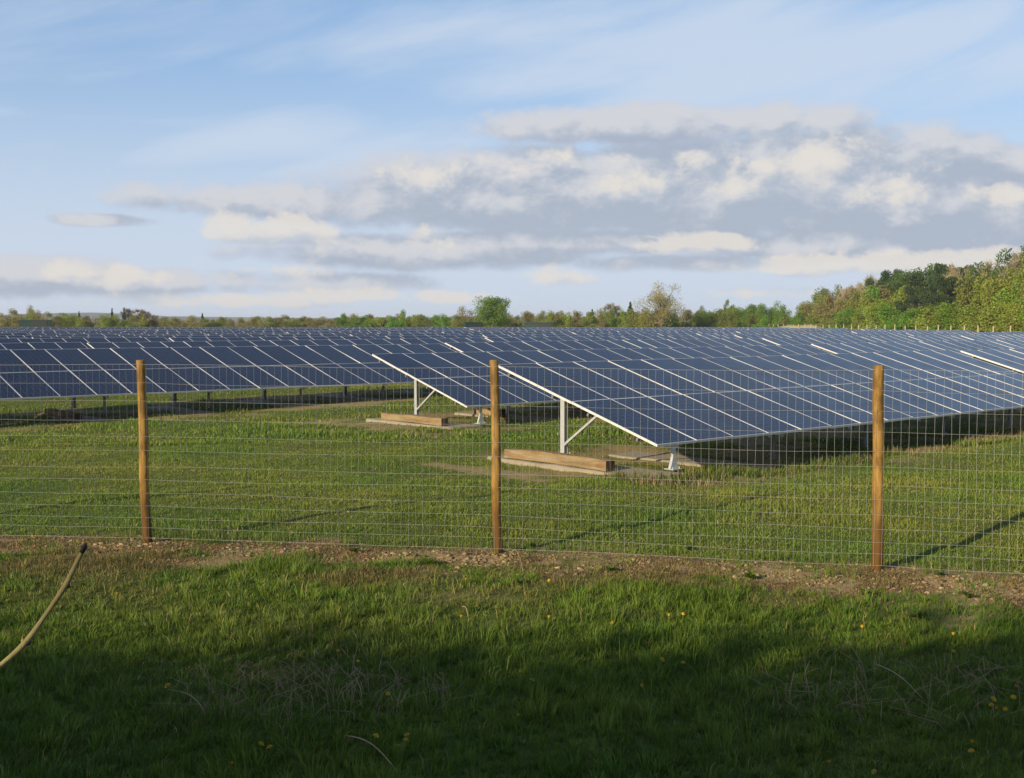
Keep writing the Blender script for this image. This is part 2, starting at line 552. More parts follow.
keep = ~on_slab(X, Y) & (rng.random(len(X)) > under(X, Y) * .6) & (rng.random(len(X)) > worn(X, Y) * .8)
X, Y = X[keep], Y[keep]
tuft = fbm(X * .9 + 5, Y * .9 + 40, 3)
Hh = (.024 + .035 * sstep(.4, .75, tuft)) * (.6 + .8 * rng.random(len(X)))
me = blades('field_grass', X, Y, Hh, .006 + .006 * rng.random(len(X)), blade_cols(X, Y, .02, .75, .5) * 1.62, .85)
k2 = ~on_slab(FT[0], FT[1]) & (rng.random(len(FT[0])) > worn(FT[0], FT[1]) * .7)
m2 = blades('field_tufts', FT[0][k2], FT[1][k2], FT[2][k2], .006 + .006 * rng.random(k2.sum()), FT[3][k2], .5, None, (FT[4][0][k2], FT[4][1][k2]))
tag(link('field_tufts', m2), 'tufts of longer grass in the field behind the fence', 'grass', kind='stuff')
tag(link('field_grass', me), 'grazed grass of the field between fence and nearest panels', 'grass', kind='stuff')
X, Y = scatter(240000, 24.5, 62.0, 9, 1.5)
keep = ~on_slab(X, Y) & (rng.random(len(X)) > under(X, Y) * .6) & (rng.random(len(X)) > worn(X, Y) * .8)
X, Y = X[keep], Y[keep]
tuft = fbm(X * .6 + 5, Y * .6 + 40, 3)
Hh = (.04 + .10 * sstep(.4, .75, tuft)) * (.6 + .8 * rng.random(len(X)))
me = blades('far_field_grass', X, Y, Hh, .014 + .016 * rng.random(len(X)), blade_cols(X, Y, .03, .68, .4) * 1.55, .8)
tag(link('far_field_grass', me), 'grass growing between the rows of solar panels', 'grass', kind='stuff')

# rank weeds along the eaves line of the nearest row and round the footings
n = 34000
ss = -1 + 30 * rng.random(n); pp = rng.normal(-.35, .45, n)
clump = fbm(ss * .9, pp * .9 + 20, 3)
k_ = (clump > .46) & (pp < .6); ss, pp = ss[k_], pp[k_]
X = A0[0] + RX * ss + PX * pp; Y = A0[1] + RY * ss + PY * pp
k_ = ~on_slab(X, Y); X, Y, ss, pp = X[k_], Y[k_], ss[k_], pp[k_]
Hh = (.07 + .17 * rng.random(len(X)) ** 2) * np.exp(-(pp + .1) ** 2 * .6)
me = blades('rank_grass', X, Y, Hh, .010 + .012 * rng.random(len(X)), blade_cols(X, Y, .62, .6, .9), .6)
tag(link('rank_grass', me), 'rank straw and green weeds under the nearest table edge', 'grass', kind='stuff')

# soil clods in the disturbed strip
def clods(n):
    g = (1 + 5 ** .5) / 2
    base = np.array([(-1, g, 0), (1, g, 0), (-1, -g, 0), (1, -g, 0), (0, -1, g), (0, 1, g), (0, -1, -g), (0, 1, -g), (g, 0, -1), (g, 0, 1), (-g, 0, -1), (-g, 0, 1)]) / 1.9
    F = np.array([(0, 11, 5), (0, 5, 1), (0, 1, 7), (0, 7, 10), (0, 10, 11), (1, 5, 9), (5, 11, 4), (11, 10, 2), (10, 7, 6), (7, 1, 8), (3, 9, 4), (3, 4, 2), (3, 2, 6), (3, 6, 8), (3, 8, 9), (4, 9, 5), (2, 4, 11), (6, 2, 10), (8, 6, 7), (9, 8, 1)])
    X = rng.random(n) * 20 - 10
    Y = fence_y(X) + rng.normal(-.35, .42, n) - .5 * sstep(2, 5, X) * rng.random(n)
    k = (rng.random(n) < bare(X, Y)) & (rng.random(n) < .15 + 1.3 * sstep(.38, .62, fbm(X * 3.1, Y * 3.1 + 8, 3))); X, Y = X[k], Y[k]; n = len(X)
    r = .003 + .022 * rng.random(n) ** 9
    Z = ground(X, Y) + r * .1
    P = base[None] * (.35 + 1.3 * rng.random((n, 12, 1)))
    st = np.stack([.7 + .9 * rng.random(n), .7 + .9 * rng.random(n), .45 + .5 * rng.random(n)], -1)
    P = P * r[:, None, None] * st[:, None, :]
    P = P + np.stack([X, Y, Z], -1)[:, None]
    L = (np.arange(n)[:, None, None] * 12 + F[None]).reshape(-1)
    q = rng.random((n, 1)); c = np.array([.15, .105, .052]) * (1 - q) + np.array([.34, .25, .135]) * q
    return np_mesh('loose_soil', P.reshape(-1, 3), L, np.full(n * 20, 3), M_CLOD, np.repeat(c * (.75 + .5 * rng.random((n, 1))), 12, 0))


M_CLOD = attr_leaf('soil_clods', 0.0, 0.0, .95)
X = rng.random(430000) * 20 - 10
Y = fence_y(X) + rng.normal(-.5, .55, len(X)) - .5 * sstep(2, 5, X) * rng.random(len(X))
k_ = rng.random(len(X)) < np.clip(bare(X, Y), .12, 1) * (.1 + 1.4 * sstep(.4, .62, fbm(X * 1.7 + 4, Y * 2.4 + 8, 3))); X, Y = X[k_], Y[k_]
q = rng.random((len(X), 1)) ** 1.3
cl = np.array([.19, .125, .058]) * (1 - q) + np.array([.50, .36, .16]) * q
me = blades('straw_litter', X, Y, .006 + .030 * rng.random(len(X)) ** 1.6, .004 + .008 * rng.random(len(X)), cl, 1.8)
tag(link('straw_litter', me), 'dry straw litter on the bare soil under the fence', 'straw', kind='stuff')
tag(link('loose_soil', clods(54000)), 'crumbly brown clods in the bare strip under the fence', 'soil', kind='stuff')

# ------------------------------------------------------------------ wire fence
fence = tag(empty('wire_fence', (FENCE[3][0], FENCE[3][1], 0)), 'wire mesh stock fence on round wooden posts across the foreground', 'fence')
fo = Vector(fence.location)
TOPS = {2: (-.045, 0, 2.01), 3: (-.052, .0, 2.03), 4: (-.022, 0, 2.005), 0: (.03, 0, 2.0), 1: (-.02, 0, 2.02), 5: (.03, 0, 2.0), 6: (0, 0, 2.0)}
RAD = {2: .050, 3: .0485, 4: .053}
for i, (x, y) in enumerate(FENCE):
    mb = MB(); r0 = RAD.get(i, .05); tx, ty, tz = TOPS[i]
    rr = random.Random(i * 5 + 2)
    pts, rad = [], []
    ph = rr.random() * 6
    for j in range(22):
        t = j / 21; z = -.3 + (tz + .3) * t
        w = (.007 * math.sin(t * 5 + ph) + .004 * math.sin(t * 13 + ph * 2)) * min(1, (1 - t) * 5)
        pts.append((tx * t + w, ty * t + w * .6, z)); rad.append(r0 * (1.06 - .10 * t + .015 * math.sin(t * 9 + ph)))
    pts.append((tx, ty, tz + .006)); rad.append(rad[-1] * .93)
    mb.tube(pts, rad, 18, 0, False)
    n = 18; top = len(pts) - 1
    mb.add([mb.v[top * n + k] for k in range(n)], [tuple(range(n))], 1)
    me = mb.mesh('fence_post', [M_POST, M_POST_END], True)
    me.polygons[len(me.polygons) - 1].use_smooth = False
    o = link('post', me, fence); o.location = (x - fo.x, y - fo.y, 0)
HW = [1.97, 1.77, 1.57, 1.37, 1.18, 1.03, .85, .71, .56, .42, .29, .18, .065]
for i in range(len(FENCE) - 1):
    (x0, y0), (x1, y1) = FENCE[i], FENCE[i + 1]
    dx, dy = x1 - x0, y1 - y0; Ln = math.hypot(dx, dy); ux, uy = dx / Ln, dy / Ln; nx_, ny_ = uy, -ux
    mb = MB(); rr = random.Random(i + 50)
    bow = [rr.uniform(-.012, .012) for _ in HW]
    for h, bw in zip(HW, bow):
        pts = []
        for k in range(15):
            t = k / 14
            z = h - .018 * math.sin(math.pi * t) * (h / 2) + bw * math.sin(2 * math.pi * t) + rr.uniform(-.002, .002)
            w = .052
            pts.append((x0 + dx * t + nx_ * w - fo.x, y0 + dy * t + ny_ * w - fo.y, z))
        thick = .0015 if h in (1.97, .065) else .00115
        mb.tube(pts, [thick] * 15, 4, 0, False)
    nv = int(round(Ln / .0765))
    for k in range(nv):
        t = (k + .5) / nv; pts = []
        ph = rr.random() * 6; am = rr.uniform(.0, .004)
        for j, h in enumerate(HW):
            z = h - .018 * math.sin(math.pi * t) * (h / 2) + bow[j] * math.sin(2 * math.pi * t)
            q = am * math.sin(j * .9 + ph) + rr.uniform(-.0015, .0015)
            pts.append((x0 + dx * t + nx_ * .0548 + ux * q - fo.x, y0 + dy * t + ny_ * .0548 + uy * q - fo.y, z))
        mb.tube(pts, [.00125] * len(pts), 3, 0, False)
    link('wire_mesh', mb.mesh('wire_mesh', M_WIRE), fence)

# ------------------------------------------------------------------ solar tables
ORD = ['first', 'second', 'third', 'fourth', 'fifth', 'sixth', 'seventh', 'eighth', 'ninth', 'tenth', 'eleventh', 'twelfth', 'thirteenth', 'fourteenth',
       'fifteenth', 'sixteenth', 'seventeenth', 'eighteenth', 'nineteenth', 'twentieth', 'twenty-first', 'twenty-second', 'twenty-third', 'twenty-fourth',
       'twenty-fifth', 'twenty-sixth', 'twenty-seventh', 'twenty-eighth', 'twenty-ninth', 'thirtieth']
NCOL, PW, PL, PT = 20, .994, 2.09, .042


def panel_mesh(mb, frame_w=.013):
    """one framed module lying flat, centred"""
    x, y, t, w = PW / 2, PL / 2, PT, frame_w
    o = [(-x, -y), (x, -y), (x, y), (-x, y)]; q = [(-x + w, -y + w), (x - w, -y + w), (x - w, y - w), (-x + w, y - w)]
    vs = [(a, b, 0) for a, b in o] + [(a, b, t) for a, b in o] + [(a, b, t) for a, b in q] + [(a, b, t - .003) for a, b in q]
    fs = [(0, 3, 2, 1)]; mi = [0]
    for k in range(4):
        k2 = (k + 1) % 4
        fs += [(k, k2, 4 + k2, 4 + k), (4 + k, 4 + k2, 8 + k2, 8 + k), (8 + k, 8 + k2, 12 + k2, 12 + k)]; mi += [0, 0, 0]
    fs.append((12, 13, 14, 15)); mi.append(1)
    n = len(mb.v); mb.v += vs; mb.f += [tuple(i + n for i in f) for f in fs]; mb.m += mi


mb = MB(); panel_mesh(mb)
ME_PANEL = mb.mesh('solar_panel', [M_ALU, M_CELL])
ROT_T = Matrix.Rotation(TILT, 3, 'X')
SL = 2 * (PL + .012)
ZE = .40                                # height of the lower edge


def slope_pt(x, d, off=0.0):            # d = distance up the slope, off = offset square to the panels
    return Vector((x, d * math.cos(TILT) - off * math.sin(TILT), ZE + d * math.sin(TILT) + off * math.cos(TILT)))


def leg_mesh():
    mb = MB(); h = ZE + .06 - .03
    mb.box((0, 0, h / 2 - .01), (.065, .045, h + .02))
    vs = [(-.10, 0, .0), (.10, 0, .0), (.036, 0, .20), (-.036, 0, .20)]
    mb.add([(a, -.026, c) for a, _, c in vs] + [(a, .026, c) for a, _, c in vs], [(0, 1, 2, 3), (7, 6, 5, 4), (0, 4, 5, 1), (1, 5, 6, 2), (2, 6, 7, 3), (3, 7, 4, 0)])
    mb.box((0, 0, -.006), (.24, .2, .014))
    for sx in (-1, 1): mb.tube([(sx * .085, -.06, 0), (sx * .085, -.06, .03)], [.012, .012], 6)
    return mb.mesh('front_leg', M_STEEL)


def channel(mb, a, b, w, h):
    a = Vector(a); b = Vector(b); d = (b - a); L = d.length; d.normalize()
    x = Vector((1, 0, 0)); z = x.cross(d).normalized()
    rot = Matrix((x, d, z)).transposed()
    mb.box((a + b) / 2, (w, L, h), 0, rot)


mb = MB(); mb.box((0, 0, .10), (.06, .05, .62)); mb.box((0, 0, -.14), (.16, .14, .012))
ME_LEG_PLAIN = mb.mesh('front_leg', M_STEEL_SHADE)  # legs under the table, their shade painted dark
YP = 2.70
ZP = ZE + YP * math.tan(TILT) - .13
mb = MB()
for sx in (-1, 1): mb.box((sx * .043, 0, ZP / 2 - .05), (.010, .105, ZP + .10))
mb.box((0, 0, ZP / 2 - .05), (.076, .009, ZP + .1))
mb.box((0, 0, .012), (.2, .2, .014))
for sx in (-1, 1):
    for sy in (-1, 1): mb.tube([(sx * .075, sy * .075, .015), (sx * .075, sy * .075, .045)], [.011, .011], 6)
ME_POST = mb.mesh('rear_post', M_STEEL)
mb = MB(); channel(mb, (-.03, YP - .02, .17), (-.03, 1.74, .83), .042, .042); ME_BRACE = mb.mesh('brace', M_STEEL)
ME_LEG = leg_mesh()
mb = MB(); channel(mb, slope_pt(0, .12, -.095), slope_pt(0, SL - .15, -.095), .05, .07); ME_RAFTER = mb.mesh('rafter', M_STEEL)
PUR = [.42, 1.62, 2.55, 3.78]


def purlin_mesh(n):
    mb = MB(); L = n * 1.0 + .07
    mb.box((L / 2 - .035, 0, 0), (L, .04, .055), 0, ROT_T)
    return mb.mesh('purlin', M_STEEL_SHADE)


ME_PUR = {}


def make_table(name, n, k, parts, fr0, seed):
    """root at the lower left corner on the ground; returns the Empty, or the mesh object when it is far away"""
    r = random.Random(seed)
    nf = max(2, int((n - .9) // 3.15) + 1)
    frames = [fr0 + 3.15 * i for i in range(nf) if fr0 + 3.15 * i < n - .2]
    if parts:
        root = empty(name, (0, 0, 0))
        for i in range(n):
            for j in range(2):
                o = link('solar_panel', ME_PANEL, root)
                o.location = slope_pt((i + .5) * 1.0, (j + .5) * (PL + .012), r.uniform(-.002, .002))
                o.rotation_euler = (TILT + R(r.uniform(-.3, .3)), R(r.uniform(-.4, .4)), 0)
        if n not in ME_PUR: ME_PUR[n] = purlin_mesh(n)
        for d in PUR:
            o = link('purlin', ME_PUR[n], root); o.location = slope_pt(0, d, -.029)
        for x in frames:
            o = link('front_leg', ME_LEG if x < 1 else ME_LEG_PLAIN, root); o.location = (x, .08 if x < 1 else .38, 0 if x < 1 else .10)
            o = link('rear_post', ME_POST, root); o.location = (x, YP, 0)
            o = link('brace', ME_BRACE, root); o.location = (x, 0, 0)
            o = link('rafter', ME_RAFTER, root); o.location = (x, 0, 0)
        return root
    if n not in FAR:
        mb = MB()
        for i in range(n):
            for j in range(2):
                m0 = len(mb.v); panel_mesh(mb, .016)
                rot = Matrix.Rotation(TILT + R(r.uniform(-.3, .3)), 3, 'X') @ Matrix.Rotation(R(r.uniform(-.4, .4)), 3, 'Y')
                c = slope_pt((i + .5) * 1.0, (j + .5) * (PL + .012))
                for q in range(m0, len(mb.v)): mb.v[q] = tuple(rot @ Vector(mb.v[q]) + c)
        for x in frames:
            mb.box((x, .1, .1), (.07, .05, .6), 0); mb.box((x, YP, .45), (.06, .09, 1.3), 0)
        FAR[n] = mb.mesh('solar_table', [M_ALU, M_CELL])
    return link(name, FAR[n])


FAR = {}
# where each row starts (distance s along the row)
START = {0: 0.0, 1: 3.45, 2: 13.45 - TABLE_PITCH, 3: 3.10, 4: 10.8, 5: 7.35, 6: 2.0}
N_TABLES = {}


def visible(k, s, n):
    for t in np.linspace(0, n, 9):
        for dp in (0, 4):
            x, y = row_pt(s + t, k * ROW_PITCH + dp)
            if y > 3 and abs(x) < .4455 * y + 4.0: return True
    return False


tables = []
for k in range(0, 19):
    s0 = START.get(k, 3.0 + (k * 7.3) % TABLE_PITCH)
    if k >= 2:
        while s0 > -140: s0 -= TABLE_PITCH
    s = s0; i = 0; got = 0
    while s < 190:
        n = 17 if (k == 0 and i == 0) else NCOL
        pitch = 17.65 if (k == 0 and i == 0) else TABLE_PITCH
        xa, ya = row_pt(s, k * ROW_PITCH + 2); xb, yb = row_pt(s + n, k * ROW_PITCH + 2)
        while n > 3 and (row_pt(s + n, k * ROW_PITCH)[0] > 46.5 or row_pt(s + n, k * ROW_PITCH)[1] > 186): n -= 1
        if n > 3 and visible(k, s, n):
            tables.append((k, s, n, got)); got += 1
        s += pitch; i += 1
    N_TABLES[k] = got
print('tables', len(tables), N_TABLES)
for (k, s, n, j) in tables:
    x, y = row_pt(s, k * ROW_PITCH + POFF.get(k, 0))
    parts = k <= 5 and math.hypot(*row_pt(s + n / 2, k * ROW_PITCH)) < 95
    rr = random.Random(k * 31 + j)
    dz = (0.0, -.05)[k] if (k < 2 and j == 0) else rr.uniform(-.035, .035)
    o = make_table('solar_table', n, k, parts, 2.2 if k == 2 else .5, k * 100 + j)
    o.location = (x, y, dz); o.rotation_euler = (R(rr.uniform(-.1, .1)), R(rr.uniform(-.1, .1)) if not (k < 2 and j == 0) else 0, math.pi / 2 - ROW_AZ)
    rowname = 'nearest row' if k == 0 else ORD[k] + ' row from the fence'
    m_ = N_TABLES[k]
    if m_ == 1: where = 'the only one in its row'
    elif j == 0: where = 'leftmost in its row'
    elif j == m_ - 1: where = 'rightmost in its row'
    else: where = ORD[j] + ' from the left'
    if k == 0 and j == 0: lab = 'blue solar panel table nearest the fence with its white steel support exposed at left'
    elif k == 1 and j == 0: lab = 'blue solar panel table whose open left end stands just behind the nearest one'
    else: lab = f'dark blue solar panel table in the {rowname}, {where}'
    tag(o, lab, 'solar table', 'solar panel tables in rows across the field')

# concrete footings and timber baulks under the first frames of the near rows
def base_z(s, k, i=None):
    g = [float(ground(*row_pt(s + a, k * ROW_PITCH + p))) for a in (-.3, .3) for p in (.3, 1.5, 2.7, 3.7)]
    return sum(g) / len(g) - .002


def slab(s, k, L=4.05, w=.78, lab='', p0=-.18, lift=0):
    mb = MB(); rr = random.Random(int(s * 10) + k * 77)
    nseg = 9; vs = []
    for j in range(nseg + 1):
        p = p0 + L * j / nseg
        a, b = -.46 - rr.uniform(0, .05), w - .40 + rr.uniform(0, .05)
        zt = .035 + rr.uniform(-.012, .012)
        vs += [(a, p, -.4), (a, p, zt - .02), (a + .03, p, zt), (b - .03, p, zt + .005), (b, p, zt - .02), (b, p, -.4)]
    fs = []
    for j in range(nseg):
        for q in range(5): fs.append((j * 6 + q, j * 6 + q + 1, j * 6 + q + 7, j * 6 + q + 6))
    fs.append(tuple(range(6))); fs.append(tuple(nseg * 6 + q for q in range(6)))
    mb.add(vs, fs)
    x, y = row_pt(s, k * ROW_PITCH + POFF.get(k, 0))
    o = link('concrete_footing', mb.mesh('concrete_footing', M_CONC))
    o.location = (x, y, base_z(s, k) + lift); o.rotation_euler = (0, 0, math.pi / 2 - ROW_AZ)
    tag(o, lab, 'concrete footing', 'concrete footings under the panel tables')


def beam(s, k, p0, p1, h, w, lab, lift=0):
    mb = MB(); rr = random.Random(int(s * 13) + k * 7)
    n = 16; vs = []; fs = []
    for j in range(n + 1):
        t = j / n; p = p0 + (p1 - p0) * t
        z0 = .012 * math.sin(t * 3.1); bow = .035 * math.sin(t * 3.1)
        e = rr.uniform(-.004, .004)
        hh = h * (1 + .05 * math.sin(t * 5 + k) + .04 * math.sin(t * 11 + 2 * k)) + e
        c = .012
        vs += [(bow, p, z0 + c), (bow + c, p, z0), (bow + w - c, p, z0), (bow + w, p, z0 + c), (bow + w, p, z0 + hh - c), (bow + w - c, p, z0 + hh), (bow + c, p, z0 + hh), (bow, p, z0 + hh - c)]
    for j in range(n):
        for q in range(8): fs.append((j * 8 + q, j * 8 + (q + 1) % 8, (j + 1) * 8 + (q + 1) % 8, (j + 1) * 8 + q))
    mb.add(vs, fs, 0); mb.add(vs[:8], [tuple(range(8))], 1); mb.add(vs[-8:], [tuple(range(8))], 1)
    x, y = row_pt(s, k * ROW_PITCH + POFF.get(k, 0))
    o = link('timber_beam', mb.mesh('timber_beam', [M_BEAM, M_BEAM_END]))
    o.location = (x, y, base_z(s + .42, k) + .034 + lift); o.rotation_euler = (0, 0, math.pi / 2 - ROW_AZ)
    tag(o, lab, 'timber beam', 'timber beams on the concrete footings')


FZ = {0: -.02, 1: -.03, 2: -.22}
rows_txt = {0: 'nearest panel table', 1: 'second panel table, behind the middle post', 2: 'long table on the left'}
for k, s0, nn in ((0, .12, 2), (1, 3.40, 3), (2, -4.75, 7)):
    for i in range(nn):
        lift = .03 if (i == 0 and k < 2) else -.02 if k == 2 else 0
        s = s0 + 3.15 * i
        if k == 2:
            labs = f'concrete footing in shadow under the table on the left, {ORD[i]} from left'
            labb = 'shadowed timber beam under the long table at far left'
        else:
            pos = 'sunlit at its open left end' if i == 0 else f'{ORD[i]} along, in shadow'
            nm = 'nearest panel table' if k == 0 else 'panel table behind the nearest one'
            labs = f'concrete footing under the {nm}, {pos}'
            labb = f'timber beam under the {nm}, {pos}'
        slab(s, k, lab=labs, lift=lift, p0=-.18 if i == 0 and k < 2 else .30, L=(4.05, 3.75)[k] if i == 0 and k < 2 else 3.5)
        if (k, i) != (0, 1) and not (k == 2 and i != 1):
            b0, b1 = (.40, 2.95) if (k, i) == (1, 0) else (.86, 3.45) if i == 0 else (1.13, 3.5) if k == 2 else (1.9, 3.0)
            beam(s - .42, k, b0, b1, .18, .21, labb, lift)

# ------------------------------------------------------------------ plants near the camera
def tuft_mesh(name, n, H, spread, width, cols, r, stiff=.3, mat=None):
    """upright stalks, each a tapered bent tube"""
    mb = MB()
    C = []
    for i in range(n):
        a = r.random() * 6.283; d = spread * math.sqrt(r.random())
        x, y = math.cos(a) * d * 1.6, math.sin(a) * d
        h = H * r.uniform(.35, 1); la = r.random() * 6.283; lm = h * abs(r.gauss(0, stiff))
        q = [(x, y, -.02), (x + math.cos(la) * lm * .3, y + math.sin(la) * lm * .3, h * .55), (x + math.cos(la) * lm, y + math.sin(la) * lm, h)]
        if r.random() < .5:   # a broken stalk
            k2 = r.random() * 6.283
            q.append((q[2][0] + math.cos(k2) * h * .5, q[2][1] + math.sin(k2) * h * .5, h * r.uniform(.3, .9)))
        w = width * r.uniform(.5, 1.2)
        n0 = len(mb.v); mb.tube(q, [w, w * .85, w * .65, w * .5][:len(q)], 4, 0, False)
    return mb.mesh(name, mat)


M_DRY = simple('dry_stems', (.34, .245, .14), .85, 0, .35, 8)
r = random.Random(5)
for (dx, dy, rx_, ry_), lab in zip(DEAD, ('tangle of grey dead stems in the shaded grass left of centre', 'tangle of grey dead stems in the shaded grass at lower right')):
    me = tuft_mesh('dead_stems', 210, .19, .55 if dx < 0 else .68, .0022, None, r, 1.25, M_DRY)
    o = link('dead_stems', me); o.location = (dx, dy, float(ground(dx, dy)))
    tag(o, lab, 'dead stems', kind='stuff')


def cam_ray_ground(px, py):
    X = (px - 512) / F_PX; u_ = -(py - 389) / F_PX
    c, s = math.cos(PITCH), math.sin(PITCH)
    d = (X, c + u_ * s, u_ * c - s); z = 0
    for _ in range(4):
        t = (z - CAM_H) / d[2]; z = float(ground(d[0] * t, d[1] * t))
    return d[0] * t, d[1] * t, z


# fallen straws and sticks
def stick(p0, p1, p2, rad, lab):
    a = [cam_ray_ground(*p) for p in (p0, p1, p2)]
    zs = [.03, .07, .02]
    o0 = Vector(a[0])
    mb = MB(); pts = []
    for t in [i / 8 for i in range(9)]:
        q = [(1 - t) ** 2 * a[0][i] + 2 * t * (1 - t) * a[1][i] + t * t * a[2][i] for i in range(3)]
        q[2] += .03 + .05 * math.sin(math.pi * t)
        pts.append(Vector(q) - o0)
    mb.tube(pts, [rad * (1 - .5 * i / 8) for i in range(9)], 5, 0, True)
    o = link('dry_stick', mb.mesh('dry_stick', M_DRY, True)); o.location = o0
    tag(o, lab, 'stick', 'dry sticks lying in the grass')


stick((345, 741), (372, 757), (397, 777), .006, 'pale dry stick lying in shaded grass at the bottom edge')
stick((510, 558), (517, 552), (523, 574), .005, 'small dry twig standing out of the grass below the middle post')
stick((462, 610), (467, 618), (469, 626), .005, 'short dry straw upright in sunlit grass left of the middle post')
stick((168, 694), (200, 712), (206, 722), .004, 'bent grey straw beside the dead stems, nearest the branch')
stick((875, 668), (900, 690), (922, 703), .005, 'long grey straw across the dead stems at lower right')

M_YELLOW = simple('yellow_petals', (.62, .40, .01), .6, 0, .2, 60)
M_STEM = simple('flower_stem', (.10, .16, .03), .6, 0, .2, 20)


def dandelion_meshes():
    mb = MB(); r = random.Random(3)
    for ring, (n, rad, lift) in enumerate(((16, .020, .002), (14, .016, .006), (10, .010, .009))):
        for i in range(n):
            a = 6.283 * (i + .5 * ring) / n + r.uniform(-.1, .1); w = .0032
            ca, sa = math.cos(a), math.sin(a)
            mb.add([(0, 0, .001), (ca * rad * .6 - sa * w, sa * rad * .6 + ca * w, lift), (ca * rad, sa * rad, lift * 1.3), (ca * rad * .6 + sa * w, sa * rad * .6 - ca * w, lift)], [(0, 1, 2, 3)])
    mb.tube([(0, 0, -.006), (0, 0, .004)], [.005, .008], 8)
    head = mb.mesh('flower_head', M_YELLOW)
    mb = MB(); mb.tube([(0, 0, -.12), (.004, .002, -.06), (0, 0, -.004)], [.002, .002, .0018], 5)
    return head, mb.mesh('stem', M_STEM)


HEAD, STEM = dandelion_meshes()
FLOW = [(117, 596, 0), (358, 665, 1), (388, 698, 1), (376, 746, 1), (407, 742, 1), (406, 748, 1), (398, 753, 1), (532, 686, 1), (518, 722, 1), (549, 622, 0), (549, 582, 0), (466, 581, 0),
        (612, 627, 0), (669, 621, 0), (662, 666, 1), (683, 668, 1), (642, 688, 1), (461, 621, 0), (862, 633, 0), (953, 639, 0), (953, 654, 0), (1016, 690, 1), (1013, 704, 1), (993, 708, 1), (996, 712, 1), (1005, 713, 1),
        (991, 708, 1), (971, 757, 1), (972, 749, 1), (829, 766, 1), (874, 776, 1), (261, 749, 1), (270, 754, 1), (338, 657, 1), (168, 695, 1), (232, 770, 1), (101, 548, 0), (683, 506 + 115, 0)]
anch = [(147, 'left fence post'), (498, 'middle fence post'), (877, 'right fence post')]
seen = {}
plan = []
for i, (px, py, sh) in enumerate(FLOW):
    ax, an = min(anch, key=lambda a: abs(a[0] - px))
    side = 'left' if px < ax else 'right'
    key = (an, side, sh)
    plan.append((px, py, sh, key)); seen.setdefault(key, []).append((py, i))
for i, (px, py, sh, key) in enumerate(plan):
    an, side, sh = key
    grp = sorted(seen[key]); rank = [q[1] for q in grp].index(i)
    near = 'farthest' if rank == 0 else ('nearest' if rank == len(grp) - 1 else ORD[rank] + ' nearer')
    lab = f'yellow dandelion in {"shaded" if sh else "sunlit"} grass, {side} of the {an}' + ('' if len(grp) == 1 else f', {near}' + (f' of {["", "one", "two", "three", "four", "five", "six", "seven", "eight", "nine", "ten", "eleven", "twelve"][len(grp)]}' if len(grp) < 13 else ''))
    x, y, z = cam_ray_ground(px, py + 5)
    rt = tag(empty('dandelion', (x, y, z), random.random() * 6), lab, 'dandelion', 'yellow dandelions in the grass')
    rt.scale = (random.uniform(.85, 1.15),) * 3
    hgt = random.uniform(.055, .085)
    o = link('flower_head', HEAD, rt); o.location = (0, 0, hgt); o.rotation_euler = (R(random.uniform(5, 40)), R(random.uniform(-20, 20)), 0)
    o = link('stem', STEM, rt); o.location = (0, 0, hgt)


# broad-leaved weeds
def weed_mesh(seed, n=17, L=.11):
    r = random.Random(seed); V_, Lp, S_, C_ = [], [], [], []
    for i in range(n):
        a = r.random() * 6.283; l = L * r.uniform(.55, 1.1); w = l * r.uniform(.10, .17); el = r.uniform(.35, 1.25)
        ca, sa = math.cos(a), math.sin(a); b0 = len(V_); m = 5
        base = np.array([.085, .125, .014]) * r.uniform(.7, 1.3)
        for j in range(m + 1):
            t = j / m; d = l * t * math.cos(el) + .3 * l * t * t * .5; z = l * t * math.sin(el) - .5 * l * t * t * math.sin(el)
            ww = w * math.sin(math.pi * min(1, .12 + t * .88)) * (1 + .15 * math.sin(t * 20))
            for sg in (-1, 0, 1):
                V_.append((ca * d - sa * ww * sg, sa * d + ca * ww * sg, z + .01 + (abs(sg) * ww * .35))); C_.append(base * (1.25 if sg == 0 else 1))
        for j in range(m):
            for q in (0, 1):
                k_ = b0 + j * 3 + q; Lp += [k_, k_ + 1, k_ + 4, k_ + 3]; S_.append(4)
    return np_mesh('broad_leaf_weed', np.array(V_), np.array(Lp), S_, M_LEAF, np.array(C_), True)


WEED = [weed_mesh(s) for s in range(4)]
WP = [(300, 622, .9, 'in sunlit grass above the left dead stems'), (210, 520, .9, 'inside the fence, right of the left post'), (533, 548, .8, 'on bare soil right of the middle post'), (690, 551, 1.0, 'under the wire between middle and right post'),
      (865, 598, 1.2, 'just below the right post'), (918, 620, 1.3, 'on the bare patch below right of the right post'), (968, 599, 1.0, 'on bare soil at the right edge'), (752, 580, 1.2, 'at the edge of the bare soil left of the right post'),
      (355, 553, 1.0, 'on the bare strip left of the middle post'), (610, 572, 1.0, 'below the soil strip right of the middle post'), (430, 566, 1.1, 'in grass left below the middle post'), (520, 585, .9, 'in grass straight below the middle post'),
      (84, 588, .9, 'beside the tip of the bare branch'), (940, 576, .8, 'on soil right beside the right post'), (760, 640, .9, 'with the palest leaves in grass, centre right')]
for i, (px, py, sc, lab) in enumerate(WP):
    x, y, z = cam_ray_ground(px, py)
    o = link('broad_leaf_weed', WEED[i % 4]); o.location = (x, y, z); o.rotation_euler = (0, 0, i * 1.3); o.scale = (sc,) * 3
    tag(o, 'low broad-leaved green weed ' + lab, 'weed', 'broad-leaved weeds on the verge')

# the bare ash shoot at the lower left, close to the camera
M_ASH = wood('ash_twig_bark', (.36, .31, .13), (.28, .235, .10), (.15, .115, .06), (40, 40, 12), .3)
M_BUD = simple('black_ash_bud', (.02, .017, .015), .7, 0, .3, 80)


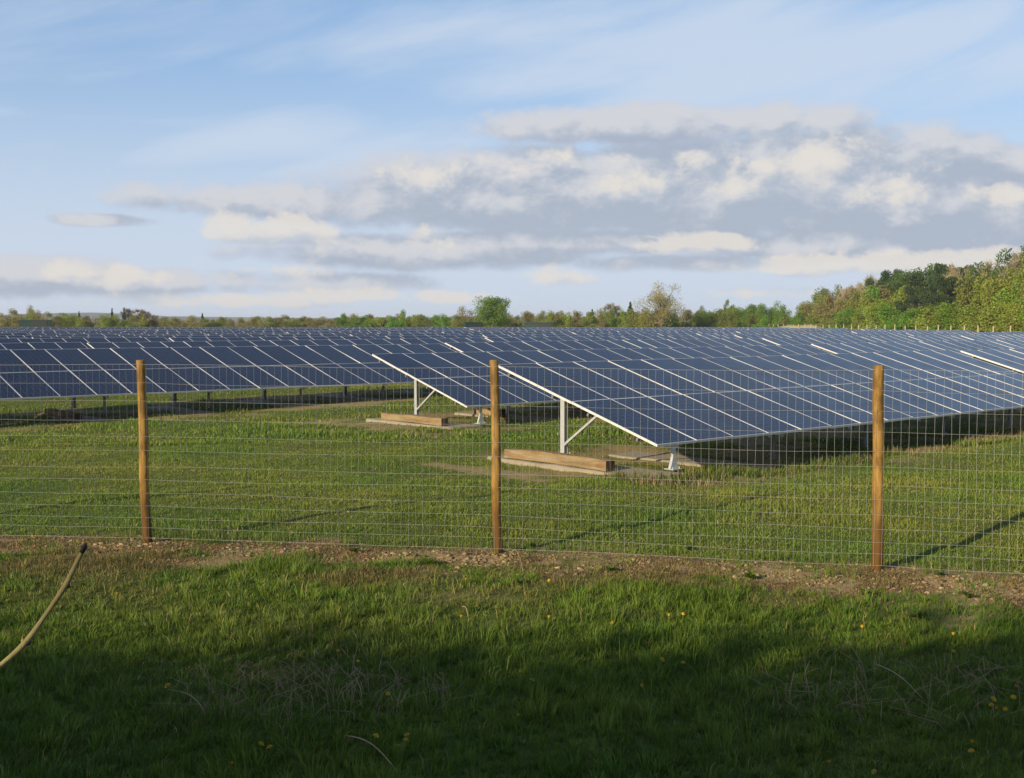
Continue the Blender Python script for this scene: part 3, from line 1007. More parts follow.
def cam_pt(px, py, Yd):
    X = (px - 512) / F_PX; u_ = -(py - 389) / F_PX
    c, s = math.cos(PITCH), math.sin(PITCH); d = (X, c + u_ * s, u_ * c - s); t = Yd / d[1]
    return Vector((d[0] * t, d[1] * t, CAM_H + d[2] * t))


shoot = tag(empty('bare_branch', (-1.75, 1.0, 0)), 'bare olive ash shoot with a black end bud reaching in at lower left', 'branch')
so = Vector(shoot.location)
ctrl = [Vector((-1.75, 1.0, -.05)), Vector((-1.62, 1.05, .55)), Vector((-1.35, 1.15, 1.15)), Vector((-1.02, 1.3, 1.62)), cam_pt(-55, 712, 1.45), cam_pt(0, 666, 1.5), cam_pt(25, 643, 1.52), cam_pt(47, 613, 1.54), cam_pt(65, 586, 1.55), cam_pt(76, 564, 1.56), cam_pt(83, 550, 1.56)]
rads = [.014, .0125, .010, .0078, .0042, .0034, .0043, .0030, .0041, .0031, .0029]
mb = MB(); pts, rd = [], []
for i in range(len(ctrl) - 1):
    p0, p1, p2, p3 = ctrl[max(0, i - 1)], ctrl[i], ctrl[i + 1], ctrl[min(len(ctrl) - 1, i + 2)]
    for j in range(6):
        t = j / 6
        q = .5 * ((2 * p1) + (p2 - p0) * t + (2 * p0 - 5 * p1 + 4 * p2 - p3) * t * t + (3 * p1 - p0 - 3 * p2 + p3) * t ** 3)
        pts.append(q - so); rd.append(rads[i] * (1 - t) + rads[i + 1] * t)
pts.append(ctrl[-1] - so); rd.append(rads[-1])
mb.tube(pts, rd, 10, 0, True)
link('shoot', mb.mesh('shoot', M_ASH, True), shoot)
mb = MB(); e = ctrl[-1] - so; d = (ctrl[-1] - ctrl[-2]).normalized()
mb.tube([e - d * .004, e + d * .003, e + d * .006, e + d * .011], [.0032, .0038, .0032, .0008], 9)
link('bud', mb.mesh('bud', M_BUD, True), shoot)
for cp in (ctrl[8], ctrl[6]):
    for sg in (-1, 1):
        mb = MB(); c = cp - so; sd = Vector((d.z, 0, -d.x)) * sg
        mb.tube([c + sd * .0015, c + sd * .0045 + d * .002, c + sd * .006 + d * .005], [.0036, .0026, .0005], 7)
        link('bud', mb.mesh('bud', M_BUD if sg > 0 else M_ASH, True), shoot)

# ------------------------------------------------------------------ trees
def leaf_quads(P, size, cols, r, flat=0.0, aspect=.6):
    n = len(P)
    d = r.normal(size=(n, 3)); d[:, 2] *= (1 - flat); d /= np.linalg.norm(d, axis=1, keepdims=True)
    e = np.cross(d, r.normal(size=(n, 3))); e /= np.linalg.norm(e, axis=1, keepdims=True)
    s = (size * (.6 + .8 * r.random(n)))[:, None]
    V = np.stack([P - d * s * .5, P + e * s * aspect * .5, P + d * s * .5, P - e * s * aspect * .5], 1).reshape(-1, 3)
    return V, np.repeat(cols, 4, 0)


def crown_leaves(kind, seed, n, leaf, c1, c2):
    """unit crown: 1 high, 1 wide, base at z = 0"""
    r = np.random.default_rng(seed)
    nc = {'round': 46, 'bush': 34, 'pine': 30, 'conifer': 60, 'poplar': 40}[kind]
    if kind == 'round':
        d = r.normal(size=(nc, 3)); d /= np.linalg.norm(d, axis=1, keepdims=True)
        C = d * (r.random((nc, 1)) ** .45) * np.array([.40, .40, .40]) + np.array([0, 0, .53]); cr = .11 + .06 * r.random(nc)
    elif kind == 'bush':
        d = r.normal(size=(nc, 3)); d /= np.linalg.norm(d, axis=1, keepdims=True); d[:, 2] = np.abs(d[:, 2])
        C = d * (r.random((nc, 1)) ** .4) * np.array([.42, .42, .80]); cr = .10 + .08 * r.random(nc)
        C[:, 2] *= .65 + .5 * r.random(nc)
    elif kind == 'pine':
        C = np.stack([r.normal(0, .24, nc), r.normal(0, .24, nc), .3 + .66 * r.random(nc)], -1); C[:, :2] *= (1.25 - .75 * C[:, 2:3]); cr = .09 + .06 * r.random(nc)
    elif kind == 'conifer':
        z = r.random(nc) ** 1.2; a = r.random(nc) * 6.283; rad = .36 * (1 - z) * np.sqrt(r.random(nc))
        C = np.stack([np.cos(a) * rad, np.sin(a) * rad, .06 + z * .86], -1); cr = .04 + .08 * (1 - z)
    else:
        z = r.random(nc); a = r.random(nc) * 6.283; rad = .36 * np.sin(np.pi * (.15 + .8 * z)) * np.sqrt(r.random(nc))
        C = np.stack([np.cos(a) * rad, np.sin(a) * rad, .05 + z * .85], -1); cr = .07 + .05 * r.random(nc)
    i = r.integers(0, nc, n)
    off = r.normal(size=(n, 3)); off /= np.linalg.norm(off, axis=1, keepdims=True); off *= (r.random((n, 1)) ** .5)
    sq = .55 if kind == 'pine' else .9
    P = C[i] + off * cr[i][:, None] * np.array([1, 1, sq]); P[:, 2] = np.clip(P[:, 2], .0, 1.05)
    cl = r.random(nc)[i][:, None]; q = np.clip(cl * .7 + r.random((n, 1)) * .5 - .1, 0, 1)
    cols = (np.array(c1) * (1 - q) + np.array(c2) * q) * (.88 + .24 * r.random((n, 1)))
    sx = 1 / (2 * np.percentile(np.abs(P[:, :2]).max(1), 98)); sz = 1 / np.percentile(P[:, 2], 99.3)
    P = P * np.array([sx, sx, sz]); C = C * np.array([sx, sx, sz])
    V, Cc = leaf_quads(P, leaf, cols, r)
    return V, Cc, C


def twig_crown(seed, n_lim, c1, c2, tall=1.0, narrow=1.0, dens=5200):
    """bare or just budding crown: limbs that fork into fine twigs; unit size"""
    r = np.random.default_rng(seed)
    limbs = []; tips = []

    def grow(p, d, L, rad, lvl):
        q = p + d * L
        limbs.append((p, q, rad, rad * .65))
        if lvl == 0:
            tips.append((p, q, d)); return
        for _ in range(3 if lvl > 1 else 4):
            nd = d + r.normal(0, .42, 3); nd[2] += .12; nd /= np.linalg.norm(nd)
            grow(p + d * L * r.uniform(.6, 1.0), nd, L * r.uniform(.6, .82), rad * .55, lvl - 1)
    for i in range(n_lim):
        a = i * 2.4 + r.random(); el = r.uniform(.35, 1.25)
        d = np.array([math.cos(a) * math.cos(el) * narrow, math.sin(a) * math.cos(el) * narrow, math.sin(el)]); d /= np.linalg.norm(d)
        grow(np.array([0, 0, .10 + .30 * r.random()]), d, .21 * r.uniform(.8, 1.15), .013, 3)
    limbs.append((np.array([0, 0, 0.]), np.array([0, 0, .5]), .022, .012))
    Q = np.array([l[1] for l in limbs]); top = Q[:, 2].max(); wid = np.percentile(np.abs(Q[:, :2]).max(1), 97) * 2
    sc = np.array([1 / wid, 1 / wid, .94 / top])
    r2 = r
    n = dens
    i = r2.integers(0, len(tips), n)
    P0 = np.array([t[0] for t in tips])[i]; P1 = np.array([t[1] for t in tips])[i]; D = np.array([t[2] for t in tips])[i]
    P = (P0 + (P1 - P0) * r2.random((n, 1))) * sc
    d = D + r2.normal(0, .55, (n, 3)); d /= np.linalg.norm(d, axis=1, keepdims=True)
    L = (.045 + .06 * r2.random(n))[:, None]; e = np.cross(d, r2.normal(size=(n, 3))); e /= np.linalg.norm(e, axis=1, keepdims=True)
    w = .0036
    V = np.stack([P - e * w, P + e * w, P + d * L + e * w * .4, P + d * L - e * w * .4], 1).reshape(-1, 3)
    q = r2.random((n, 1)); cols = np.repeat(np.array(c1) * (1 - q) + np.array(c2) * q, 4, 0)
    LB = [(a * sc, b * sc, ra, rb) for a, b, ra, rb in limbs]
    return V, cols, LB


def quad_mesh(name, V, C, mat):
    return np_mesh(name, V, np.arange(len(V)), np.full(len(V) // 4, 4), mat, C)


KINDS = {}


def add_kind(name, crown_me, trunk_me): KINDS.setdefault(name, []).append((crown_me, trunk_me))


def trunk_unit(h, rad, limbs, r, mat, C=None, nl=7):
    mb = MB()
    mb.tube([(0, 0, -.03), (r.uniform(-.01, .01), r.uniform(-.01, .01), h * .5), (r.uniform(-.02, .02), r.uniform(-.02, .02), h)], [rad, rad * .75, rad * .4], 7)
    if C is not None:
        for c in C[:nl]:
            z0 = h * random.uniform(.35, .95)
            mb.tube([(0, 0, z0), (c[0] * .5, c[1] * .5, z0 + (c[2] - z0) * .6), tuple(c)], [rad * .45, rad * .28, rad * .1], 5, 0, False)
    for (a, b, ra, rb) in (limbs or []):
        mb.tube([tuple(a), tuple(b)], [ra, rb], 4, 0, False)
    return mb.mesh('trunk', mat)


pal = {
    'green_round': ('round', (0.107, 0.173, 0.018), (0.205, 0.300, 0.036), 14000, 0.033, M_BARK),
    'olive_bush': ('bush', (0.162, 0.197, 0.036), (0.266, 0.300, 0.061), 12000, 0.040, M_BARK),
    'brown_bush': ('bush', (0.224, 0.195, 0.061), (0.320, 0.285, 0.096), 12000, 0.036, M_BARK),
    'green_bush': ('bush', (0.109, 0.216, 0.017), (0.220, 0.371, 0.033), 13000, 0.040, M_BARK),
    'yellow_bush': ('bush', (0.201, 0.252, 0.030), (0.311, 0.362, 0.053), 12000, 0.040, M_BARK),
    'dark_round': ('round', (0.057, 0.105, 0.023), (0.120, 0.182, 0.038), 13000, 0.033, M_BARK),
    'pine': ('pine', (0.035, 0.069, 0.025), (0.084, 0.129, 0.038), 13000, 0.030, M_BARK),
    'conifer': ('conifer', (0.025, 0.060, 0.025), (0.057, 0.105, 0.036), 8000, 0.034, M_BARK),
    'budding_tree': ('round', (.34, .33, .095), (.46, .43, .15), 8500, .022, M_BARK),
    'poplar': ('poplar', (0.123, 0.180, 0.030), (0.205, 0.270, 0.053), 9200, 0.033, M_BARK),
}
for nm, (kd, c1, c2, n, lf, bk) in pal.items():
    for sd in range(3):
        V_, C_, CC = crown_leaves(kd, sd * 7 + len(nm), n, lf, c1, c2)
        rr = random.Random(sd)
        add_kind(nm, quad_mesh('crown', V_, C_, M_LEAF), trunk_unit({'bush': .45, 'round': .6, 'pine': .85, 'conifer': .9, 'poplar': .85}[kd], .022, None, rr, bk, CC, 34 if nm == 'budding_tree' else 7))
for nm, c1, c2, bk, nl, nar, dens in (('bare_tree', (.20, .175, .115), (.29, .255, .165), M_BARK, 10, 1.0, 9000), ('birch', (.25, .21, .12), (.34, .285, .16), M_PALE_BARK, 8, .6, 8000)):
    for sd in range(3):
        V_, C_, LB = twig_crown(sd * 5 + len(nm), nl, c1, c2, 1, nar, dens)
        rr = random.Random(sd)
        add_kind(nm, quad_mesh('crown', V_, C_, M_TWIG), trunk_unit(.5, .024, LB, rr, bk))

LOOK = {'green_round': 'rounded fresh green tree', 'olive_bush': 'olive-green bush', 'brown_bush': 'brownish leafless bush', 'green_bush': 'bright green leafy bush', 'yellow_bush': 'yellow-green bush',
        'dark_round': 'dark green rounded tree', 'pine': 'dark green pine', 'conifer': 'thin dark conifer', 'poplar': 'slim pale green tree', 'bare_tree': 'bare brown tree', 'birch': 'bare birch with pale trunk', 'budding_tree': 'tall bare tree in pale bud'}
CAT = {k: ('bush' if 'bush' in k else 'tree') for k in LOOK}
NAME = {'green_round': 'broadleaf_tree', 'dark_round': 'broadleaf_tree', 'pine': 'pine_tree', 'conifer': 'conifer_tree', 'poplar': 'slender_tree', 'bare_tree': 'bare_tree', 'birch': 'birch_tree', 'budding_tree': 'budding_tree'}
placed = []


def plant(kind, X, Y, H, W, group, lab=None, seed=None):
    sd = len(placed) if seed is None else seed
    cm, tm = KINDS[kind][sd % 3]
    rt = empty(NAME.get(kind, 'bush'), (X, Y, float(ground(X, Y)) - .05), (sd * 2.399) % 6.283)
    rt.scale = (W, W, H)
    link('trunk', tm, rt); link('crown', cm, rt)
    placed.append((rt, kind, 512 + F_PX * X / Y, Y, group, lab))
    return rt


rt = random.Random(21)
TL = 'trees and bushes along the far edge'
WD = 'trees and bushes of the wood on the right'


def top_h(py, Y): return CAM_H + (322 - py) * Y / F_PX


def pl(kind, px, py, Y, wpx, group=TL, lab=None):
    plant(kind, (px - 512) / F_PX * Y, Y, top_h(py, Y), wpx / F_PX * Y, group, lab)


# landmarks of the far line
pl('green_round', 492, 297, 203, 38, TL, 'big rounded green tree standing above the far hedge, left of centre')
pl('budding_tree', 661, 284, 204, 50, TL, 'tall pale budding tree rising above the middle of the far edge')
pl('brown_bush', 466, 308, 229, 28, TL, 'rounded brown bush leaning on the big green tree')
pl('bare_tree', 141, 307, 262, 34, TL, 'grey leafless tree behind the two dark conifers on the left')
pl('conifer', 113, 308, 258, 7, TL, 'left one of two spire-like conifers on the left')
pl('conifer', 125, 307, 258, 8, TL, 'right one of two spire-like conifers, darker and taller')
pl('conifer', 80, 311, 258, 8, TL, 'lone thin conifer between the cabin and the two spires')
pl('conifer', 203, 313, 262, 8, TL, 'lone thin conifer right of the leafless grey tree')
pl('brown_bush', 33, 307, 236, 20, TL, 'tallest brown tree-like bush above the left green cabin')
pl('conifer', 592, 309, 232, 13, TL, 'short dark conifer between big green tree and budding tree')
pl('conifer', 630, 302, 232, 15, TL, 'dark conifer just left of the tall budding tree')
pl('bare_tree', 611, 301, 236, 28, TL, 'bare brown tree left of the dark conifer and budding tree')
pl('green_round', 757, 304, 226, 26, TL, 'round green tree, left one of the pair before the wood')
pl('green_round', 779, 303, 226, 24, TL, 'round green tree, right one of the pair before the wood')
pl('poplar', 728, 300, 236, 16, TL, 'slim pale tree left of the pair of round green trees')
pl('green_round', 735, 307, 230, 18, TL)
pl('green_bush', 345, 314, 232, 17, TL, 'small round green bush alone in the left hedge')
pl('green_bush', 402, 311, 232, 16, TL)
pl('dark_round', 702, 307, 232, 16, TL)

front = []
px = -70
while px < 800:
    if px < 8: kd, top = rt.choice(['olive_bush', 'brown_bush']), 314
    elif px < 56: kd, top = rt.choice(['brown_bush', 'brown_bush', 'yellow_bush']), 311
    elif px < 80: kd, top = 'yellow_bush', 315
    elif px < 150: kd, top = rt.choice(['olive_bush', 'yellow_bush', 'brown_bush']), 316
    elif px < 335: kd, top = rt.choice(['olive_bush', 'brown_bush', 'olive_bush', 'brown_bush']), 318
    elif px < 455: kd, top = rt.choice(['green_bush', 'olive_bush', 'green_bush', 'yellow_bush']), 316
    elif px < 520: kd, top = rt.choice(['olive_bush', 'brown_bush']), 315
    elif px < 590: kd, top = rt.choice(['olive_bush', 'brown_bush', 'brown_bush', 'yellow_bush']), 313
    elif px < 690: kd, top = rt.choice(['olive_bush', 'brown_bush', 'yellow_bush', 'green_bush']), 311
    elif px < 745: kd, top = rt.choice(['green_bush', 'olive_bush', 'green_round']), 310
    else: kd, top = rt.choice(['olive_bush', 'green_bush']), 315
    pl(kd, px, top + rt.uniform(-1.5, 2.0), rt.uniform(206, 226), rt.uniform(18, 30))
    px += rt.uniform(8, 13)
px = -80
while px < 800:
    top = 317.3 if px < 330 else 316.5 if px < 520 else 313 if px < 700 else 311
    kd = rt.choice(['olive_bush', 'brown_bush', 'bare_tree', 'brown_bush'] if px < 330 or 510 < px < 600 else ['green_bush', 'olive_bush', 'dark_round', 'bare_tree'])
    pl(kd, px, top + rt.uniform(-2, 2.5), rt.uniform(234, 252), rt.uniform(16, 30))
    px += rt.uniform(10, 17)

# the wood beyond the right-hand fence
TOPX = [780, 800, 815, 835, 850, 870, 890, 915, 940, 965, 985, 1005, 1024, 1120]
TOPY = [316, 308, 292, 284, 282, 276, 267, 270, 262, 266, 256, 252, 247, 225]
def wood_at(px, Xl): return Xl / (px - 512) * F_PX
px = 792
while px < 1100:       # low bright bushes at the wood's edge
    X = rt.uniform(54, 58); Y = wood_at(px, X)
    h = float(np.interp(px, [790, 830, 900, 1024, 1100], [2.9, 4.0, 4.6, 4.4, 4.6])) * rt.uniform(.75, 1.15)
    kd = rt.choice(['green_bush', 'yellow_bush', 'yellow_bush', 'green_bush', 'olive_bush'])
    plant(kd, X, Y, h, rt.uniform(5.5, 8.5), WD); px += rt.uniform(7, 11)
px = 800
while px < 1110:       # middle storey
    X = rt.uniform(59, 64); Y = wood_at(px, X)
    H = top_h(float(np.interp(px, TOPX, TOPY)), Y) * rt.uniform(.62, .84)
    kd = rt.choice(['green_bush', 'olive_bush', 'yellow_bush', 'yellow_bush', 'green_bush', 'brown_bush'])
    if 905 < px < 945: kd = 'pine'
    plant(kd, X, Y, H, rt.uniform(5.5, 8), WD); px += rt.uniform(7, 11)
px = 806
while px < 1110:       # the tall trees
    X = rt.uniform(66, 74); Y = wood_at(px, X)
    H = top_h(float(np.interp(px, TOPX, TOPY)), Y) * rt.uniform(.92, .99)
    if px < 835: kd = rt.choice(['dark_round', 'bare_tree', 'olive_bush'])
    elif px < 885: kd = rt.choice(['bare_tree', 'birch', 'pine', 'bare_tree'])
    elif px < 962: kd = rt.choice(['pine', 'pine', 'dark_round'])
    elif px < 1000: kd = rt.choice(['birch', 'bare_tree', 'birch'])
    else: kd = rt.choice(['bare_tree', 'bare_tree', 'dark_round', 'bare_tree'])
    if kd in ('bare_tree', 'birch'): H *= 1.03
    plant(kd, X, Y, H, H * rt.uniform(.6, .8) if kd != 'olive_bush' else 7, WD); px += rt.uniform(7, 11)
px = 815
while px < 1110:       # depth of the wood
    X = rt.uniform(77, 90); Y = wood_at(px, X)
    H = top_h(float(np.interp(px, TOPX, TOPY)) + 6, Y) * rt.uniform(.8, 1.0)
    plant(rt.choice(['bare_tree', 'dark_round', 'bare_tree', 'olive_bush']), X, Y, H, rt.uniform(5, 7.5), WD); px += rt.uniform(10, 15)

# labels: each kind is counted from the left inside its stretch of the skyline
ZN = [(-1e9, 57, 'by the left green cabin'), (57, 150, 'near the spire conifers'), (150, 335, 'in the long brown hedge'), (335, 455, 'left of the big green tree'),
      (455, 525, 'around the big round green tree'), (525, 600, 'right of the big green tree'), (600, 690, 'around the tall budding tree'), (690, 800, 'between budding tree and wood')]
bins = {}
for rec in placed:
    o, kind, px, Y, group, lab = rec
    if lab: tag(o, lab, CAT[kind], group); continue
    if group == TL:
        z = next(t for a, b, t in ZN if a <= px < b); depth = 'front' if Y < 230 else 'back'
        bins.setdefault((LOOK[kind], z, depth, group, CAT[kind]), []).append((px, o))
    else:
        X = o.location.x; z = 'at the edge of the wood' if X < 58.5 else 'in the middle of the wood' if X < 65 else 'along the top of the wood' if X < 75 else 'deep in the wood'
        bins.setdefault((LOOK[kind], z, '', group, CAT[kind]), []).append((px, o))
for (look, z, depth, group, cat), L in bins.items():
    L.sort(key=lambda q: q[0])
    for i, (px, o) in enumerate(L):
        if len(L) == 1: w = 'the only one'
        elif i == 0: w = 'leftmost'
        elif i == len(L) - 1: w = 'rightmost'
        else: w = ORD[i] + ' from left'
        tag(o, f'{look} {z}, {w}' + (f' in {depth}' if depth else ''), cat, group)

# ------------------------------------------------------------------ perimeter fence on the right
pf = tag(empty('perimeter_fence', (50, 104, 0)), 'distant pale post and wire fence along the foot of the wood', 'fence')
ys = [104 + 3.87 * i for i in range(38)]
mbp = MB(); mbp.tube([(0, 0, -.3), (0, 0, 1.95), (0, 0, 2.02)], [.075, .07, .05], 8)
PMESH = mbp.mesh('perimeter_post', M_PERIM)
for i, y in enumerate(ys):
    o = link('post', PMESH, pf); o.location = (random.uniform(-.08, .08), y - 104, random.uniform(-.05, .08)); o.rotation_euler = (random.uniform(-.02, .02), random.uniform(-.02, .02), 0)
mbp = MB()
for h in (1.9, 1.5, 1.1, .7, .3): mbp.tube([(-.06, 0, h), (-.06, ys[-1] - 104, h)], [.004, .004], 4, 0, False)
link('wire', mbp.mesh('perimeter_wire', M_WIRE), pf)

# ------------------------------------------------------------------ green equipment cabins
def cabin(px, Y, w, d, h, lab, rz=0.0):
    x = (px - 512) / F_PX * Y
    o = tag(empty('equipment_cabin', (x, Y, 0), rz), lab, 'cabin', 'green equipment cabins at the field edge')
    mb = MB(); mb.box((0, 0, h / 2), (w, d, h))
    for i in range(int(w / .3)): mb.box((-w / 2 + .15 + i * .3, -d / 2 - .012, h / 2), (.12, .024, h - .2))
    link('body', mb.mesh('cabin_body', M_GREEN), o)
    mb = MB(); mb.box((0, 0, h + .06), (w + .2, d + .2, .12)); mb.box((0, 0, h + .15), (w * .9, d * .7, .06)); link('roof', mb.mesh('cabin_roof', M_GREEN), o)
    mb = MB(); mb.box((w * .22, -d / 2 - .045, h * .5), (w * .46, .04, h * .97))  # black plate and slats added to paint the cabin's shaded half
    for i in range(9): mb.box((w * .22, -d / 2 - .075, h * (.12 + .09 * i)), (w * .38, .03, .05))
    link('shade_half', mb.mesh('shade_half', M_BLACK), o)


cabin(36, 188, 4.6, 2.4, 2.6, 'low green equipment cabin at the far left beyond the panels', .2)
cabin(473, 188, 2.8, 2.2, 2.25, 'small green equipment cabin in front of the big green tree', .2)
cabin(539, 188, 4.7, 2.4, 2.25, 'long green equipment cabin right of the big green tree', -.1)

# ------------------------------------------------------------------ earth bank, hills
M_BANK = simple('dry_grass_bank', (.42, .36, .20), .95, 0, .25, .6)
mb = MB(); n = 14; vs = []
for i in range(n + 1):
    t = i / n; x = 44 + 14 * t; h = 1.95 * math.sin(math.pi * t) ** .5 + random.uniform(-.08, .08)
    vs += [(x, 198, -.4), (x, 201, h * .9), (x, 203, h), (x, 207, -.4)]
fs = [(i * 4 + q, i * 4 + q + 1, i * 4 + q + 5, i * 4 + q + 4) for i in range(n) for q in range(3)]
mb.add(vs, fs); tag(link('earth_bank', mb.mesh('earth_bank', M_BANK, True)), kind='structure')


def hill_mat():
    m, t, b = material('wooded_hills')
    c = coords(t)
    n = t.noise(t.mapv(c, (.006, .002, .05)), 1.0, 5, .6); n2 = t.noise(t.mapv(c, (.05, .05, .05)), 1.0, 4, .6)
    col = t.mix(t.ss(n, .45, .6), (.045, .062, .030), (.17, .15, .085))
    col = t.mix(t.M('MULTIPLY', n2, .6), col, (.04, .05, .03))
    t.put(b.inputs['Base Color'], col); b.inputs['Roughness'].default_value = 1
    return m


M_HILL = hill_mat()
hx = np.linspace(-1900, 1700, 420); hy = np.array([1500, 1800, 2100, 2400, 2700, 3000, 3300.])
prof = np.array([-.02, .45, .8, 1.0, .95, .7, 0])
HX, HY = np.meshgrid(hx, hy)
pxs = 512 + F_PX * HX / 2400
amp = np.interp(pxs, [-400, 0, 70, 90, 110, 240, 330, 420, 520, 700, 1100], [14, 12, 14, 21, 13, 10, 8, 11, 11, 9, 8])
HZ = prof[:, None] * (amp + 2.0 + 3 * (fbm(HX * .006, HY * .003, 4) - .5) + 4 * (vnoise(HX * .05, HY * .01) - .5) * (vnoise(HX * .004 + 9, HY * .001) > .5)) - .5 * (prof[:, None] < 0)
V = np.stack([HX, HY, HZ], -1).reshape(-1, 3); nyy, nxx = HX.shape
ii = (np.arange(nyy - 1)[:, None] * nxx + np.arange(nxx - 1)[None, :]).ravel()
Q = np.stack([ii, ii + 1, ii + nxx + 1, ii + nxx], -1)
tag(link('hills', np_mesh('hills', V, Q.ravel(), np.full(len(Q), 4), M_HILL, None, True)), kind='structure')

# ------------------------------------------------------------------ hedge behind the photographer (casts the shade on the verge)
r = np.random.default_rng(4)
n = 120000
HXs = r.random(n) * 40 - 32; 
topz = 5.55 + .6 * (fbm(HXs * .35, HXs * 0 + 3, 3) - .5) + .5 * (vnoise(HXs * 1.6, HXs * 0) - .5)
HZs = topz * (1 - (1 - r.random(n)) ** 1.55)
HYs = -4.6 + (r.random(n) - .5) * 2.6 * (1 - .35 * HZs / topz)
tw = np.array([-.62, 1.5, 2.1]); sdir = np.array([math.sin(SUN_AZ) * math.cos(SUN_EL), math.cos(SUN_AZ) * math.cos(SUN_EL), math.sin(SUN_EL)])
rel = np.stack([HXs, HYs, HZs], -1) - tw; along = rel @ sdir
gap = (np.linalg.norm(rel - along[:, None] * sdir, axis=1) < .42) & (r.random(n) < .85)  # opening cut in the unseen hedge so sun reaches the ash shoot
HXs, HYs, HZs = HXs[~gap], HYs[~gap], HZs[~gap]; n = len(HXs)
m = 9000
ex = r.random(m) * 40 - 32; ez = 5.55 + .6 * (fbm(ex * .35, ex * 0 + 3, 3) - .5) + .75 * (r.random(m) ** 2.2 - .12) * (.4 + 1.1 * vnoise(ex * 2.3, ex * 0 + 9))
HXs = np.concatenate([HXs, ex]); HYs = np.concatenate([HYs, -4.6 + (r.random(m) - .5) * 1.8]); HZs = np.concatenate([HZs, ez]); n = len(HXs)
hq, hc = leaf_quads(np.stack([HXs, HYs, HZs], -1), .17, np.array([.04, .075, .015]) * (.6 + .8 * r.random((n, 1))), r, 0, .7)
hed = tag(empty('hedge', (-12, -4.6, 0)), 'tall dense hedge behind the photographer that shades the verge', 'hedge')
o = link('foliage', quad_mesh('foliage', hq - np.array([-12, -4.6, 0]), hc, M_LEAF), hed)
mb = MB()
for i in range(26):
    x = -19 + i * 1.55; h = 5.0
    mb.tube([(x, 0, -.2), (x + random.uniform(-.2, .2), random.uniform(-.2, .2), h * .5), (x + random.uniform(-.4, .4), random.uniform(-.3, .3), h)], [.06, .045, .015], 6)
link('stems', mb.mesh('stems', M_BARK), hed)

# ------------------------------------------------------------------ haze
HAZE = True
if HAZE:
    m = bpy.data.materials.new('thin_haze'); m.use_nodes = True; nt = m.node_tree; nt.nodes.clear()
    out = nt.nodes.new('ShaderNodeOutputMaterial'); vol = nt.nodes.new('ShaderNodeVolumePrincipled')
    vol.inputs['Color'].default_value = (.80, .87, 1.0, 1); vol.inputs['Density'].default_value = .00022; vol.inputs['Anisotropy'].default_value = .0
    nt.links.new(vol.outputs[0], out.inputs['Volume'])
    mb = MB(); mb.box((0, 2060, 14), (8800, 4400, 32)); 
    o = link('haze', mb.mesh('haze', m)); tag(o, 'thin pale haze lying over the flat country', 'haze', kind='stuff')
    o.display_type = 'WIRE'

# ------------------------------------------------------------------ sky, clouds, sun
world = bpy.data.worlds.new('World'); scene.world = world; world.use_nodes = True
t = NT(world.node_tree); world.node_tree.nodes.clear()
out = t.new('ShaderNodeOutputWorld'); bg = t.new('ShaderNodeBackground'); t.l.new(bg.outputs[0], out.inputs[0])
SKY_STR = .12
bg.inputs['Strength'].default_value = SKY_STR
sky = t.new('ShaderNodeTexSky', sky_type='NISHITA'); sky.sun_disc = False
sky.sun_elevation = SUN_EL; sky.sun_rotation = SUN_AZ
sky.altitude = 30; sky.air_density = 1.0; sky.dust_density = 1.2; sky.ozone_density = 1.2
tc = t.new('ShaderNodeTexCoord'); sep = t.new('ShaderNodeSeparateXYZ'); t.l.new(tc.outputs['Generated'], sep.inputs[0])
az = t.M('ARCTAN2', sep.outputs[0], sep.outputs[1]); el = t.M('ARCSINE', sep.outputs[2])


def comb(x, y, z=0.0):
    nd = t.new('ShaderNodeCombineXYZ'); t.put(nd.inputs[0], x); t.put(nd.inputs[1], y); t.put(nd.inputs[2], z); return nd.outputs[0]


ae = comb(az, el)


def ae_of(px, py):
    a = math.atan((px - 512) / F_PX); return a, math.atan((322 - py) / F_PX * math.cos(a))


def blob(px, py, rx_, ry_, gain=1.0, below=1.0):
    return (px, py, rx_, ry_, gain, below)


def mask(L, da=0.0, de=0.0):
    """soft union of cloud outlines in azimuth and elevation; (da, de) looks a little to one side"""
    o = None
    for px, py, rx_, ry_, gain, below in L:
        a, e = ae_of(px, py)
        dx = t.M('DIVIDE', t.M('SUBTRACT', az, a - da), rx_ / F_PX)
        dy = t.M('DIVIDE', t.M('SUBTRACT', el, e - de), ry_ / F_PX)
        if below != 1.0:
            dy = t.M('MULTIPLY', dy, t.M('ADD', 1.0, t.M('MULTIPLY', t.M('LESS_THAN', dy, 0.0), below - 1)))
        d = t.M('MULTIPLY', t.M('SUBTRACT', 1.0, t.M('ADD', t.M('MULTIPLY', dx, dx), t.M('MULTIPLY', dy, dy))), gain)
        o = d if o is None else t.M('SMOOTH_MAX', o, d, .25)
    return t.M('MAXIMUM', o, -2.0)


def cnoise(da=0.0, de=0.0, seed=0.0, sx=1.0, sy=1.5, scale=13, detail=7, rough=.60, dist=.2):
    return t.noise(t.mapv(ae, (sx, sy, 1), (da * sx + seed, de * sy, seed)), scale, detail, rough, dist)


